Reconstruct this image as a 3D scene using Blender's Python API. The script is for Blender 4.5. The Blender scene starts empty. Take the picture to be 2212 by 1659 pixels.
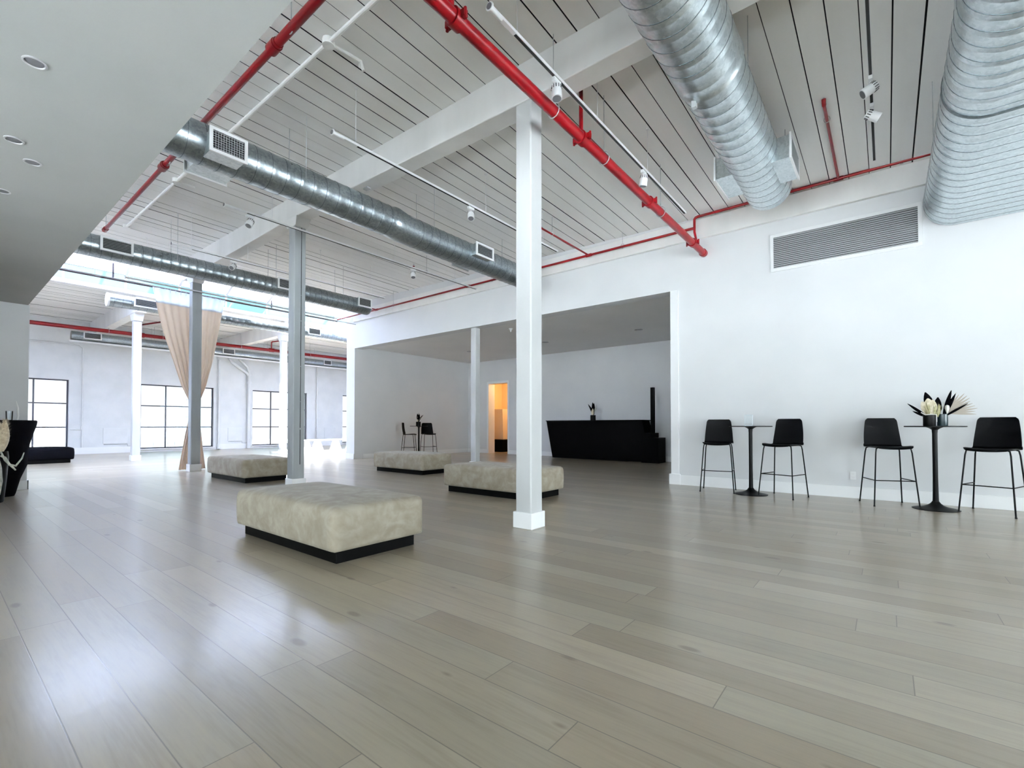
import bpy, bmesh, math, random
from mathutils import Vector, Matrix
random.seed(7)
R = math.radians
SC = bpy.context.scene
COL = SC.collection

# ------------------------------------------------------------------ camera
cam_d = bpy.data.cameras.new('camera')
cam = bpy.data.objects.new('camera', cam_d)
COL.objects.link(cam)
cam.location = (0, 0, 1.05)
cam.rotation_euler = (R(91.0), 0, R(38.58 - 90))
cam_d.sensor_width = 36.0
cam_d.lens = 1014.0 / 2212 * 36.0
cam_d.shift_y = (902.3 - 829.5) / 2212
cam_d.clip_start = 0.05
cam_d.clip_end = 800
SC.camera = cam

# ------------------------------------------------------------------ exposure
SC.view_settings.view_transform = 'Standard'
SC.view_settings.look = 'None'
SC.view_settings.gamma = 1
SC.view_settings.use_curve_mapping = False
SC.view_settings.exposure = 0.85
SC.cycles.use_denoising = True
SC.cycles.max_bounces = 14
SC.cycles.diffuse_bounces = 8
SC.cycles.glossy_bounces = 4
SC.cycles.transparent_max_bounces = 12
SC.cycles.sample_clamp_indirect = 6
SC.cycles.caustics_reflective = False
SC.cycles.caustics_refractive = False

# ------------------------------------------------------------------ sky
SUN = Vector((-0.45, -0.50, 0.74)).normalized()
W = bpy.data.worlds.new('sky')
SC.world = W
W.use_nodes = True
nt = W.node_tree
nt.nodes.clear()
def N(nt, kind, **kw):
    n = nt.nodes.new(kind)
    for k, v in kw.items():
        if k == 'ins':
            for kk, vv in v.items():
                if isinstance(vv, bpy.types.NodeSocket): nt.links.new(vv, n.inputs[kk])
                else: n.inputs[kk].default_value = vv
        else: setattr(n, k, v)
    return n
def M_(nt, op, a, b=None, c=None, clamp=False):
    n = nt.nodes.new('ShaderNodeMath'); n.operation = op; n.use_clamp = clamp
    for i, v in enumerate((a, b, c)):
        if v is None: continue
        if isinstance(v, bpy.types.NodeSocket): nt.links.new(v, n.inputs[i])
        else: n.inputs[i].default_value = v
    return n.outputs[0]
def RAMP(nt, fac, stops, interp='LINEAR'):
    n = nt.nodes.new('ShaderNodeValToRGB'); cr = n.color_ramp; cr.interpolation = interp
    while len(cr.elements) < len(stops): cr.elements.new(0.5)
    for e, (p, c) in zip(cr.elements, stops):
        e.position = p; e.color = (c[0], c[1], c[2], 1)
    nt.links.new(fac, n.inputs[0])
    return n.outputs[0]
def MIX(nt, fac, a, b, mode='MIX'):
    n = nt.nodes.new('ShaderNodeMix'); n.data_type = 'RGBA'; n.blend_type = mode
    for s, v in ((n.inputs[0], fac), (n.inputs[6], a), (n.inputs[7], b)):
        if isinstance(v, bpy.types.NodeSocket): nt.links.new(v, s)
        elif isinstance(v, (int, float)): s.default_value = v
        else: s.default_value = (v[0], v[1], v[2], 1)
    return n.outputs[2]
tc = N(nt, 'ShaderNodeTexCoord')
sep = N(nt, 'ShaderNodeSeparateXYZ', ins={0: tc.outputs['Generated']})
grad = RAMP(nt, sep.outputs[2], [(0.0, (.85, .88, .92)), (0.13, (.75, .82, .86)), (0.19, (0.34, 0.60, 0.70)), (0.5, (0.34, 0.56, 0.76))])
below = M_(nt, 'LESS_THAN', sep.outputs[2], 0.0)
base = MIX(nt, below, grad, (0.9, 0.92, 0.95))
dp = N(nt, 'ShaderNodeVectorMath', operation='DOT_PRODUCT', ins={0: tc.outputs['Generated'], 1: SUN[:]})
lobe = M_(nt, 'POWER', M_(nt, 'MAXIMUM', dp.outputs['Value'], 0.0), 2.0)
glow = MIX(nt, 1.0, base, (1, 1, 1), 'MIX')
SKY_LOBE = 16.0
lobe_col = N(nt, 'ShaderNodeVectorMath', operation='SCALE', ins={0: (0.93, 0.97, 1.0), 'Scale': M_(nt, 'MULTIPLY', lobe, SKY_LOBE)})
add = N(nt, 'ShaderNodeVectorMath', operation='ADD', ins={0: base, 1: lobe_col.outputs[0]})
bg = N(nt, 'ShaderNodeBackground', ins={'Color': add.outputs[0], 'Strength': 1.0})
wo = N(nt, 'ShaderNodeOutputWorld', ins={'Surface': bg.outputs[0]})
W.cycles.sampling_method = 'AUTOMATIC'

sun_d = bpy.data.lights.new('sun', 'SUN'); sun_d.energy = 110.0; sun_d.angle = R(0.6); sun_d.color = (0.97, 0.98, 1.0)
sun = bpy.data.objects.new('sun', sun_d); COL.objects.link(sun)
sun.rotation_euler = (-SUN).to_track_quat('-Z', 'Y').to_euler()
sun.location = (0, -20, 40)

def portal(name, loc, sx, sy, direction):
    d = bpy.data.lights.new(name, 'AREA'); d.shape = 'RECTANGLE'; d.size = sx; d.size_y = sy
    d.cycles.is_portal = True
    o = bpy.data.objects.new(name, d); COL.objects.link(o); o.location = loc
    up = 'Y' if abs(direction[2]) < .9 else 'Y'
    o.rotation_euler = Vector(direction).to_track_quat('-Z', up).to_euler()
portal('daylight_rear', (2.6, -7.05, 1.75), 11.6, 3.3, (0, 1, 0))
portal('added_left_portal', (-3.62, -.2, 1.11), 12.8, 1.98, (1, 0, 0))  # portal of the left windows added for fill
portal('added_clerestory_portal', (-3.62, 2.1, 4.1), 17.4, 1.5, (1, 0, 0))  # portal of the added clerestory
portal('daylight_far', (7.0, 23.65, 1.45), 20.0, 2.7, (0, -1, 0))
portal('daylight_skylight', (7.2, 15.2, 5.0), 18.0, 4.0, (0, 0, -1))

# ------------------------------------------------------------------ helpers
def ceil_z(x, y):
    return 4.80 - 0.022 * (x - 3.85) + 0.02 * (y - 2)

class MB:
    def __init__(s): s.v = []; s.f = []
    def add(s, vs, fs):
        o = len(s.v); s.v += [tuple(p) for p in vs]; s.f += [tuple(i + o for i in f) for f in fs]; return s
    def box(s, x0, x1, y0, y1, z0, z1):
        return s.add([(x0, y0, z0), (x1, y0, z0), (x1, y1, z0), (x0, y1, z0), (x0, y0, z1), (x1, y0, z1), (x1, y1, z1), (x0, y1, z1)],
                     [(0, 3, 2, 1), (4, 5, 6, 7), (0, 1, 5, 4), (1, 2, 6, 5), (2, 3, 7, 6), (3, 0, 4, 7)])
    def hexa(s, bot, top):
        n = len(bot)
        fs = [tuple(range(n))[::-1], tuple(range(n, 2 * n))] + [(i, (i + 1) % n, n + (i + 1) % n, n + i) for i in range(n)]
        return s.add(list(bot) + list(top), fs)
    def tube(s, pts, r, seg=10, caps=True):
        pts = [Vector(p) for p in pts]; n = len(pts)
        rr = r if isinstance(r, (list, tuple)) else [r] * n
        t0 = (pts[1] - pts[0]).normalized()
        up = Vector((0, 0, 1)) if abs(t0.z) < .9 else Vector((1, 0, 0))
        a = t0.cross(up).normalized(); vs = []
        for i, p in enumerate(pts):
            t = ((pts[min(i + 1, n - 1)] - p).normalized() + (p - pts[max(i - 1, 0)]).normalized())
            if t.length < 1e-6: t = t0
            t.normalize(); a = (a - t * a.dot(t)).normalized(); b = t.cross(a)
            k = 1.0
            if 0 < i < n - 1:
                c = t.dot((pts[i + 1] - p).normalized()); k = 1 / max(c, .6)
            for j in range(seg):
                w = 2 * math.pi * j / seg
                vs.append(p + (a * math.cos(w) + b * math.sin(w)) * rr[i] * (k if False else 1))
        fs = []
        for i in range(n - 1):
            for j in range(seg):
                fs.append((i * seg + j, i * seg + (j + 1) % seg, (i + 1) * seg + (j + 1) % seg, (i + 1) * seg + j))
        if caps: fs += [tuple(range(seg))[::-1], tuple(range((n - 1) * seg, n * seg))]
        return s.add(vs, fs)
    def cyl(s, p, q, r, seg=20, r2=None):
        return s.tube([p, q], [r, r if r2 is None else r2], seg)
    def lathe(s, cx, cy, prof, seg=32, z=0):
        vs = []; n = len(prof)
        for r, zz in prof:
            for j in range(seg):
                w = 2 * math.pi * j / seg; vs.append((cx + max(r, 1e-4) * math.cos(w), cy + max(r, 1e-4) * math.sin(w), z + zz))
        fs = [(i * seg + j, i * seg + (j + 1) % seg, (i + 1) * seg + (j + 1) % seg, (i + 1) * seg + j) for i in range(n - 1) for j in range(seg)]
        fs += [tuple(range(seg))[::-1], tuple(range((n - 1) * seg, n * seg))]
        return s.add(vs, fs)
    def grid(s, P, closed=False):
        nu = len(P); nv = len(P[0]); vs = [p for r in P for p in r]
        fs = [(i * nv + j, i * nv + (j + 1) % nv, (i + 1) * nv + (j + 1) % nv, (i + 1) * nv + j) for i in range(nu - 1) for j in range(nv if closed else nv - 1)]
        return s.add(vs, fs)
    def slab(s, P, th):
        """a sheet of points given real thickness along its normals"""
        nu, nv = len(P), len(P[0]); P = [[Vector(p) for p in r] for r in P]; Q = []
        for i in range(nu):
            row = []
            for j in range(nv):
                du = P[min(i + 1, nu - 1)][j] - P[max(i - 1, 0)][j]; dv = P[i][min(j + 1, nv - 1)] - P[i][max(j - 1, 0)]
                nn = du.cross(dv)
                nn = nn.normalized() if nn.length > 1e-9 else Vector((0, 0, 1))
                row.append(P[i][j] + nn * th)
            Q.append(row)
        o = len(s.v); A = nu * nv
        s.v += [tuple(p) for r in P for p in r] + [tuple(p) for r in Q for p in r]
        for i in range(nu - 1):
            for j in range(nv - 1):
                a, b, c, d = i * nv + j, i * nv + j + 1, (i + 1) * nv + j + 1, (i + 1) * nv + j
                s.f.append((o + a, o + b, o + c, o + d)); s.f.append((o + A + d, o + A + c, o + A + b, o + A + a))
        def side(a, b): s.f.append((o + b, o + a, o + A + a, o + A + b))
        for j in range(nv - 1): side(j, j + 1); side((nu - 1) * nv + j + 1, (nu - 1) * nv + j)
        for i in range(nu - 1): side((i + 1) * nv, i * nv); side(i * nv + nv - 1, (i + 1) * nv + nv - 1)
        return s
    def loftx(s, secs, n=40):
        """duct body along x; section = (x, yc, zc, half_width, half_height, radius)"""
        rows = []
        for x, yc, zc, hw, hh, r in secs:
            r = min(r, hw, hh); row = []
            for k in range(n):
                w = 2 * math.pi * (k + .5) / n; c, q = math.cos(w), math.sin(w)
                row.append((x, yc + (hw - r) * (1 if c > 0 else -1) + r * c, zc + (hh - r) * (1 if q > 0 else -1) + r * q))
            rows.append(row)
        s.grid(rows, True); o = len(s.v)
        L = len(rows)
        s.add(rows[0], [tuple(range(n))[::-1]]); s.add(rows[-1], [tuple(range(n))])
        return s
    def build(s, name, mat, parent=None, org=None, smooth=True, bevel=0, ang=35):
        if parent is not None and org is None: org = wloc(parent)
        o3 = Vector(org) if org is not None else Vector((0, 0, 0))
        me = bpy.data.meshes.new(name)
        me.from_pydata([tuple(Vector(v) - o3) for v in s.v], [], s.f)
        bm = bmesh.new(); bm.from_mesh(me)
        bmesh.ops.remove_doubles(bm, verts=bm.verts, dist=1e-5)
        bmesh.ops.recalc_face_normals(bm, faces=bm.faces); bm.to_mesh(me); bm.free()
        me.materials.append(mat)
        if smooth:
            me.polygons.foreach_set('use_smooth', [True] * len(me.polygons)); me.set_sharp_from_angle(angle=R(ang))
        ob = bpy.data.objects.new(name, me); COL.objects.link(ob)
        if parent is not None: ob.parent = parent
        elif org is not None: ob.location = org
        if bevel:
            m = ob.modifiers.new('bevel', 'BEVEL'); m.width = bevel; m.segments = 2; m.limit_method = 'ANGLE'; m.angle_limit = R(40); m.harden_normals = True
        return ob

def wloc(o):
    v = Vector((0, 0, 0))
    while o is not None: v += o.location; o = o.parent
    return v
def thing(name, label, cat, loc=(0, 0, 0), group=None):
    o = bpy.data.objects.new(name, None); COL.objects.link(o); o.location = loc
    o.empty_display_size = .1
    o['label'] = label; o['category'] = cat; o['kind'] = 'thing'
    if group: o['group'] = group
    return o
def tag(o, label, cat, group=None):
    o['label'] = label; o['category'] = cat; o['kind'] = 'thing'
    if group: o['group'] = group
    return o
def st(o, label=None):
    o['kind'] = 'structure'
    if label: o['label'] = label
    return o
def lab(o, t): o['label'] = t; return o
def dup(root, loc, rz=0.0, label=None, group=None):
    r = root.copy(); COL.objects.link(r); r.location = loc; r.rotation_euler = (0, 0, rz)
    if label: r['label'] = label
    if group: r['group'] = group
    for ch in list(root.children):
        c = ch.copy(); COL.objects.link(c); c.parent = r
        for g in list(ch.children):
            d = g.copy(); COL.objects.link(d); d.parent = c
    return r

# ------------------------------------------------------------------ materials
def mat(name, col, rough=.5, metal=0.0, spec=.5, bump=0, bscale=60, sheen=0, coat=0, emis=None):
    m = bpy.data.materials.new(name); m.use_nodes = True; t = m.node_tree; b = t.nodes['Principled BSDF']
    b.inputs['Base Color'].default_value = (*col, 1); b.inputs['Roughness'].default_value = rough
    b.inputs['Metallic'].default_value = metal; b.inputs['Specular IOR Level'].default_value = spec
    b.inputs['Sheen Weight'].default_value = sheen; b.inputs['Coat Weight'].default_value = coat
    if emis: b.inputs['Emission Color'].default_value = (*emis[0], 1); b.inputs['Emission Strength'].default_value = emis[1]
    if bump:
        c = N(t, 'ShaderNodeTexCoord'); n = N(t, 'ShaderNodeTexNoise', ins={'Vector': c.outputs['Object'], 'Scale': bscale, 'Detail': 4.0})
        bp = N(t, 'ShaderNodeBump', ins={'Height': n.outputs['Fac'], 'Strength': bump, 'Distance': .01})
        t.links.new(bp.outputs[0], b.inputs['Normal'])
    return m
def noisy(m, a, b, scale, lo=.35, hi=.65, detail=4.0, distort=0.0, stretch=None, roughs=None):
    t = m.node_tree; bs = t.nodes['Principled BSDF']; c = N(t, 'ShaderNodeTexCoord'); v = c.outputs['Object']
    if stretch: v = N(t, 'ShaderNodeMapping', ins={'Vector': v, 'Scale': stretch}).outputs[0]
    n = N(t, 'ShaderNodeTexNoise', ins={'Vector': v, 'Scale': scale, 'Detail': detail, 'Distortion': distort})
    t.links.new(RAMP(t, n.outputs['Fac'], [(lo, a), (hi, b)]), bs.inputs['Base Color'])
    if roughs:
        r = N(t, 'ShaderNodeMapRange', ins={'Value': n.outputs['Fac'], 'From Min': lo, 'From Max': hi, 'To Min': roughs[0], 'To Max': roughs[1]})
        t.links.new(r.outputs[0], bs.inputs['Roughness'])
    return m
WALL = noisy(mat('white_wall_paint', (.8, .8, .8), .6, bump=.04, bscale=90), (.685, .697, .712), (.72, .73, .742), 1.2)
WALL2 = noisy(mat('white_brick_paint', (.8, .8, .8), .6, bump=.12, bscale=22), (.70, .72, .72), (.76, .775, .775), 2.0)
TRIM = mat('white_gloss_trim', (.84, .85, .86), .4)
CEIL = noisy(mat('painted_ceiling_boards', (.8, .8, .78), .65, bump=.15, bscale=14), (.86, .86, .845), (.90, .90, .89), 1.1, stretch=(.35, 4, 1))
BEAM = noisy(mat('painted_timber', (.8, .8, .79), .6, bump=.25, bscale=9), (.76, .76, .75), (.84, .84, .83), 2.2, stretch=(1, 1, .3))
COLP = noisy(mat('column_paint', (.7, .7, .7), .55, bump=.25, bscale=9), (.50, .51, .512), (.57, .58, .582), 2.2, stretch=(1, 1, .3))
COL_SHADED = noisy(mat('backlit_column_paint', (.5, .5, .5), .55, bump=.3, bscale=9), (.27, .29, .30), (.36, .38, .385), 3.0, stretch=(1, 1, .15))  # column paint darkened, backlit shade put into the colour
GAP = mat('dark_gap', (.015, .015, .02), .9)
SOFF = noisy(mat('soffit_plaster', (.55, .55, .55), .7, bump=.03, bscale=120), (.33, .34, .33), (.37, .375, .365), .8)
BLACK = mat('black_plastic', (.0012, .0014, .002), .45, spec=.08, bump=.02, bscale=200)
BLACKM = mat('black_powder_coat', (.0015, .0018, .002), .4, spec=.12)
BLACKV = mat('black_velvet', (.0015, .0015, .0025), .9, spec=.06)
BLACKB = mat('black_bar_laminate', (.001, .001, .0012), .6, spec=.05)
PLINTHM = mat('black_plinth', (.002, .002, .002), .5, spec=.1)
RED = noisy(mat('red_pipe_paint', (.2, .002, .005), .3, spec=.3), (.125, .0008, .0025), (.17, .0012, .004), 3.0)
WMET = mat('white_powder_metal', (.80, .81, .82), .35)
GREYM = mat('grey_rail_metal', (.45, .47, .48), .4, metal=.3)
STEEL = mat('dark_window_steel', (.055, .055, .075), .45)
ALU = mat('aluminium_grille', (.40, .42, .43), .45, metal=.4)
DARKIN = mat('dark_grille_inside', (.012, .013, .014), .9)
CHROME = mat('chrome', (.7, .7, .72), .15, metal=1)
CREAM = noisy(mat('dried_cream_leaf', (.7, .62, .45), .7), (.62, .55, .38), (.82, .76, .62), 30)
PALE = mat('pale_dried_palm', (.44, .39, .33), .75)
PAMPAS = noisy(mat('pampas_plume', (.7, .58, .40), .9, sheen=.4), (.60, .48, .32), (.80, .70, .52), 25)
BRANCH = noisy(mat('grey_green_branch', (.4, .42, .36), .8), (.30, .32, .27), (.58, .58, .50), 18)
PAPER = mat('white_card', (.85, .85, .84), .6)
SEALANT = mat('downlight_trim', (.42, .42, .43), .35)
DL = mat('downlight_dark_lens', (.13, .13, .14), .3)
WARMW = mat('warm_painted_wall', (.80, .62, .40), .7)
PEDM = mat('beige_pedestal', (.62, .52, .42), .6)
BULB = mat('warm_bulb', (1, .9, .7), .5, emis=((1.0, .62, .25), 12.0))

def galv(name, a, b, rough):
    m = mat(name, a, rough, metal=.92)
    t = m.node_tree; bs = t.nodes['Principled BSDF']; c = N(t, 'ShaderNodeTexCoord')
    vo = N(t, 'ShaderNodeTexVoronoi', ins={'Vector': c.outputs['Object'], 'Scale': 45.0})
    no = N(t, 'ShaderNodeTexNoise', ins={'Vector': c.outputs['Object'], 'Scale': 3.0, 'Detail': 5.0})
    f = M_(t, 'ADD', M_(t, 'MULTIPLY', N(t, 'ShaderNodeSeparateColor', ins={0: vo.outputs['Color']}).outputs[0], .45), M_(t, 'MULTIPLY', no.outputs['Fac'], .55))
    t.links.new(RAMP(t, f, [(.2, a), (.8, b)]), bs.inputs['Base Color'])
    t.links.new(N(t, 'ShaderNodeMapRange', ins={'Value': no.outputs['Fac'], 'To Min': rough - .08, 'To Max': rough + .12}).outputs[0], bs.inputs['Roughness'])
    return m
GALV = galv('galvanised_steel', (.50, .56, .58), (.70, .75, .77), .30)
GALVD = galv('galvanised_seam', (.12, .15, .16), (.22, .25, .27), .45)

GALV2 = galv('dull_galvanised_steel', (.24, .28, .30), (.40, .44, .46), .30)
def velvet(name, a, b, c_):
    m = mat(name, a, .85, sheen=.12); t = m.node_tree; bs = t.nodes['Principled BSDF']
    bs.inputs['Sheen Roughness'].default_value = .4
    co = N(t, 'ShaderNodeTexCoord'); oi = N(t, 'ShaderNodeObjectInfo')
    v = N(t, 'ShaderNodeVectorMath', operation='ADD', ins={0: co.outputs['Object'], 1: N(t, 'ShaderNodeVectorMath', operation='SCALE', ins={0: (9.1, 4.3, 2.2), 'Scale': oi.outputs['Random']}).outputs[0]}).outputs[0]
    n1 = N(t, 'ShaderNodeTexNoise', ins={'Vector': v, 'Scale': 4.5, 'Detail': 3.0, 'Distortion': 1.2})
    n2 = N(t, 'ShaderNodeTexNoise', ins={'Vector': v, 'Scale': 16.0, 'Detail': 4.0, 'Distortion': .6})
    f = M_(t, 'ADD', M_(t, 'MULTIPLY', n1.outputs['Fac'], .7), M_(t, 'MULTIPLY', n2.outputs['Fac'], .3))
    t.links.new(RAMP(t, f, [(.38, a), (.5, b), (.62, c_)]), bs.inputs['Base Color'])
    n3 = N(t, 'ShaderNodeTexNoise', ins={'Vector': v, 'Scale': 300.0, 'Detail': 2.0})
    t.links.new(N(t, 'ShaderNodeBump', ins={'Height': n3.outputs['Fac'], 'Strength': .15, 'Distance': .003}).outputs[0], bs.inputs['Normal'])
    return m
VELVET = velvet('beige_velvet', (.275, .238, .180), (.32, .283, .220), (.375, .338, .272))

def glass(name, tint=(1, 1, 1)):
    m = bpy.data.materials.new(name); m.use_nodes = True; t = m.node_tree; t.nodes.clear()
    fr = N(t, 'ShaderNodeFresnel', ins={'IOR': 1.45})
    tr = N(t, 'ShaderNodeBsdfTransparent', ins={'Color': (*tint, 1)}); gl = N(t, 'ShaderNodeBsdfGlossy', ins={'Roughness': .02})
    mx = N(t, 'ShaderNodeMixShader', ins={0: fr.outputs[0], 1: tr.outputs[0], 2: gl.outputs[0]})
    N(t, 'ShaderNodeOutputMaterial', ins={0: mx.outputs[0]}); return m
GLASS = glass('window_glass', (.96, .99, 1))
TINT = glass('sun_dimming_glass', (.7, .7, .7))  # tint put in to dim the sun coming through the roof
RFROST = None
def sheer(name, col, trans, transp):
    m = bpy.data.materials.new(name); m.use_nodes = True; t = m.node_tree; t.nodes.clear()
    d = N(t, 'ShaderNodeBsdfDiffuse', ins={'Color': (*col, 1)}); tl = N(t, 'ShaderNodeBsdfTranslucent', ins={'Color': (*col, 1)})
    m1 = N(t, 'ShaderNodeMixShader', ins={0: trans, 1: d.outputs[0], 2: tl.outputs[0]})
    tp = N(t, 'ShaderNodeBsdfTransparent')
    m2 = N(t, 'ShaderNodeMixShader', ins={0: transp, 1: m1.outputs[0], 2: tp.outputs[0]})
    N(t, 'ShaderNodeOutputMaterial', ins={0: m2.outputs[0]}); return m
CURT = sheer('beige_curtain_cloth', (.78, .69, .60), .35, 0.0)
HEAD = sheer('sheer_curtain_heading', (.80, .86, .92), .5, .25)
FROST = sheer('white_fibreglass_panel', (.83, .88, 1.0), .6, .0)
ACRY = glass('clear_acrylic', (.97, .99, 1))

def floor_mat(name, ax, dark=1.0):
    """oak boards .191 m wide; ax 0: boards run along y, 1: along x"""
    m = bpy.data.materials.new(name); m.use_nodes = True; t = m.node_tree; b = t.nodes['Principled BSDF']
    c = N(t, 'ShaderNodeTexCoord'); s = N(t, 'ShaderNodeSeparateXYZ', ins={0: c.outputs['Object']})
    x, y = (s.outputs[0], s.outputs[1]) if ax == 0 else (s.outputs[1], s.outputs[0])
    rx = M_(t, 'DIVIDE', M_(t, 'SUBTRACT', x, .127), .191); row = M_(t, 'FLOOR', rx); fr = M_(t, 'FRACT', rx)
    wn = N(t, 'ShaderNodeTexWhiteNoise', noise_dimensions='1D', ins={'W': row})
    ry = M_(t, 'DIVIDE', M_(t, 'ADD', y, M_(t, 'MULTIPLY', wn.outputs['Value'], 20.0)), 2.15); bo = M_(t, 'FLOOR', ry); fb = M_(t, 'FRACT', ry)
    cv = N(t, 'ShaderNodeCombineXYZ', ins={0: row, 1: bo})
    w2 = N(t, 'ShaderNodeTexWhiteNoise', noise_dimensions='2D', ins={'Vector': cv.outputs[0]})
    tone = w2.outputs['Value']; hue = N(t, 'ShaderNodeSeparateColor', ins={0: w2.outputs['Color']}).outputs[1]
    k = dark
    col = RAMP(t, tone, [(0, (.300 * k, .268 * k, .212 * k)), (.35, (.325 * k, .295 * k, .236 * k)), (.75, (.355 * k, .326 * k, .264 * k)), (1, (.405 * k, .375 * k, .312 * k))])
    col = MIX(t, M_(t, 'MULTIPLY', hue, .45), col, MIX(t, 1.0, col, (1.06, .94, .86), 'MULTIPLY'))
    # grain stretched along the board
    gx = M_(t, 'MULTIPLY', x, 1.0); gv = N(t, 'ShaderNodeCombineXYZ', ins={0: M_(t, 'MULTIPLY', x, 15.0), 1: M_(t, 'MULTIPLY', y, 1.3), 2: M_(t, 'MULTIPLY', tone, 37.0)})
    g = N(t, 'ShaderNodeTexNoise', ins={'Vector': gv.outputs[0], 'Scale': 1.0, 'Detail': 6.0, 'Distortion': .9})
    g2v = N(t, 'ShaderNodeCombineXYZ', ins={0: M_(t, 'MULTIPLY', x, 90.0), 1: M_(t, 'MULTIPLY', y, 5.0), 2: M_(t, 'MULTIPLY', tone, 11.0)})
    g2 = N(t, 'ShaderNodeTexNoise', ins={'Vector': g2v.outputs[0], 'Scale': 1.0, 'Detail': 3.0})
    gf = M_(t, 'ADD', M_(t, 'MULTIPLY', g.outputs['Fac'], .6), M_(t, 'MULTIPLY', g2.outputs['Fac'], .4))
    gc = RAMP(t, gf, [(.35, (.86, .85, .83)), (.5, (1, 1, 1)), (.68, (1.09, 1.08, 1.06))])
    col = MIX(t, 1.0, col, gc, 'MULTIPLY')
    # knots
    kv = N(t, 'ShaderNodeCombineXYZ', ins={0: M_(t, 'MULTIPLY', x, 2.6), 1: M_(t, 'MULTIPLY', y, 1.05), 2: 3.0})
    vo = N(t, 'ShaderNodeTexVoronoi', ins={'Vector': kv.outputs[0], 'Scale': 1.0}, voronoi_dimensions='2D')
    sz = N(t, 'ShaderNodeSeparateColor', ins={0: vo.outputs['Color']}).outputs[0]
    rad = M_(t, 'MULTIPLY', M_(t, 'MAXIMUM', M_(t, 'SUBTRACT', sz, .45), 0.0), .10)
    kd = N(t, 'ShaderNodeMapRange', clamp=True, ins={'Value': M_(t, 'SUBTRACT', vo.outputs['Distance'], rad), 'From Min': -.012, 'From Max': .022, 'To Min': 1.0, 'To Max': 0.0})
    kk = M_(t, 'MULTIPLY', kd.outputs[0], M_(t, 'GREATER_THAN', sz, .55))
    col = MIX(t, M_(t, 'MULTIPLY', kk, .55), col, (.11, .09, .07))
    # joints
    ex = M_(t, 'MULTIPLY', M_(t, 'MINIMUM', fr, M_(t, 'SUBTRACT', 1.0, fr)), .191)
    ey = M_(t, 'MULTIPLY', M_(t, 'MINIMUM', fb, M_(t, 'SUBTRACT', 1.0, fb)), 2.15)
    e = M_(t, 'MINIMUM', ex, ey)
    gap = N(t, 'ShaderNodeMapRange', clamp=True, ins={'Value': e, 'From Min': .0012, 'From Max': .0030, 'To Min': 1.0, 'To Max': 0.0}).outputs[0]
    col = MIX(t, 1.0, col, (.90, .865, .80), 'MULTIPLY')
    col = MIX(t, M_(t, 'MULTIPLY', gap, .75), col, (.10, .085, .07))
    t.links.new(col, b.inputs['Base Color'])
    rg = N(t, 'ShaderNodeMapRange', ins={'Value': gf, 'From Min': .3, 'From Max': .7, 'To Min': .29, 'To Max': .36})
    t.links.new(rg.outputs[0], b.inputs['Roughness'])
    b.inputs['Specular IOR Level'].default_value = .7
    b.inputs['Coat Weight'].default_value = .38; b.inputs['Coat Roughness'].default_value = .17; b.inputs['Coat IOR'].default_value = 1.5
    ln = N(t, 'ShaderNodeTexNoise', ins={'Vector': c.outputs['Object'], 'Scale': 7.0, 'Detail': 2.0})
    t.links.new(N(t, 'ShaderNodeBump', ins={'Height': ln.outputs['Fac'], 'Strength': .12, 'Distance': .01}).outputs[0], b.inputs['Coat Normal'])
    hgt = M_(t, 'SUBTRACT', M_(t, 'MULTIPLY', gf, .25), gap)
    t.links.new(N(t, 'ShaderNodeBump', ins={'Height': hgt, 'Strength': .2, 'Distance': .0015}).outputs[0], b.inputs['Normal'])
    return m
FLOOR = floor_mat('oak_boards', 0)
FLOOR2 = floor_mat('oak_boards_turned', 1, 1.12)

# ------------------------------------------------------------------ room shell
XW = 8.46; XT = 8.76; YO0, YO1 = 3.05, 13.10; YP = 13.55; YF = 23.4; XB = 13.6; TOP = 5.6
st(MB().box(-3.6, 17.2, -7.1, 12.35, -.12, 0).build('floor', FLOOR, smooth=False))
st(MB().box(-3.6, 17.2, 12.35, 23.9, -.12, 0).build('floor_far', FLOOR2, smooth=False))
st(MB().box(XW, XT, -7, YO0, 0, TOP).box(XW, XT, YO0, YO1, 3.50, TOP).box(XW, XT, YO1, YP, 0, TOP).build('wall_right', WALL, smooth=False))
st(MB().box(XW - .025, XW, YO0 - .14, YO0, .15, 3.50).build('trim_1', TRIM, smooth=False))
st(MB().box(XW - .07, XW, -2.3, 13.1, 4.32, 4.66).build('trim_2', BEAM, smooth=False, bevel=.01))
st(MB().box(XT, 17, YO1, YP, 0, TOP).build('wall_recess_left', WALL, smooth=False))
wb = MB().box(XB, XB + .35, 2.6, 11.05, 0, 3.7).box(XB, XB + .35, 12.0, 13.1, 0, 3.7).box(XB, XB + .35, 11.05, 12.0, 2.67, 3.7)
st(wb.build('wall_recess_back', WALL, smooth=False))
st(MB().box(XT, XB, 2.6, YO0, 0, 3.7).build('wall_recess_right', WALL, smooth=False))
RSOFF = noisy(mat('recess_ceiling_paint', (.75, .75, .75), .7), (.78, .785, .78), (.82, .82, .815), .8)
st(MB().box(XT, XB, YO0, YO1, 3.56, 3.7).build('ceiling_recess', RSOFF, smooth=False))
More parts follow.
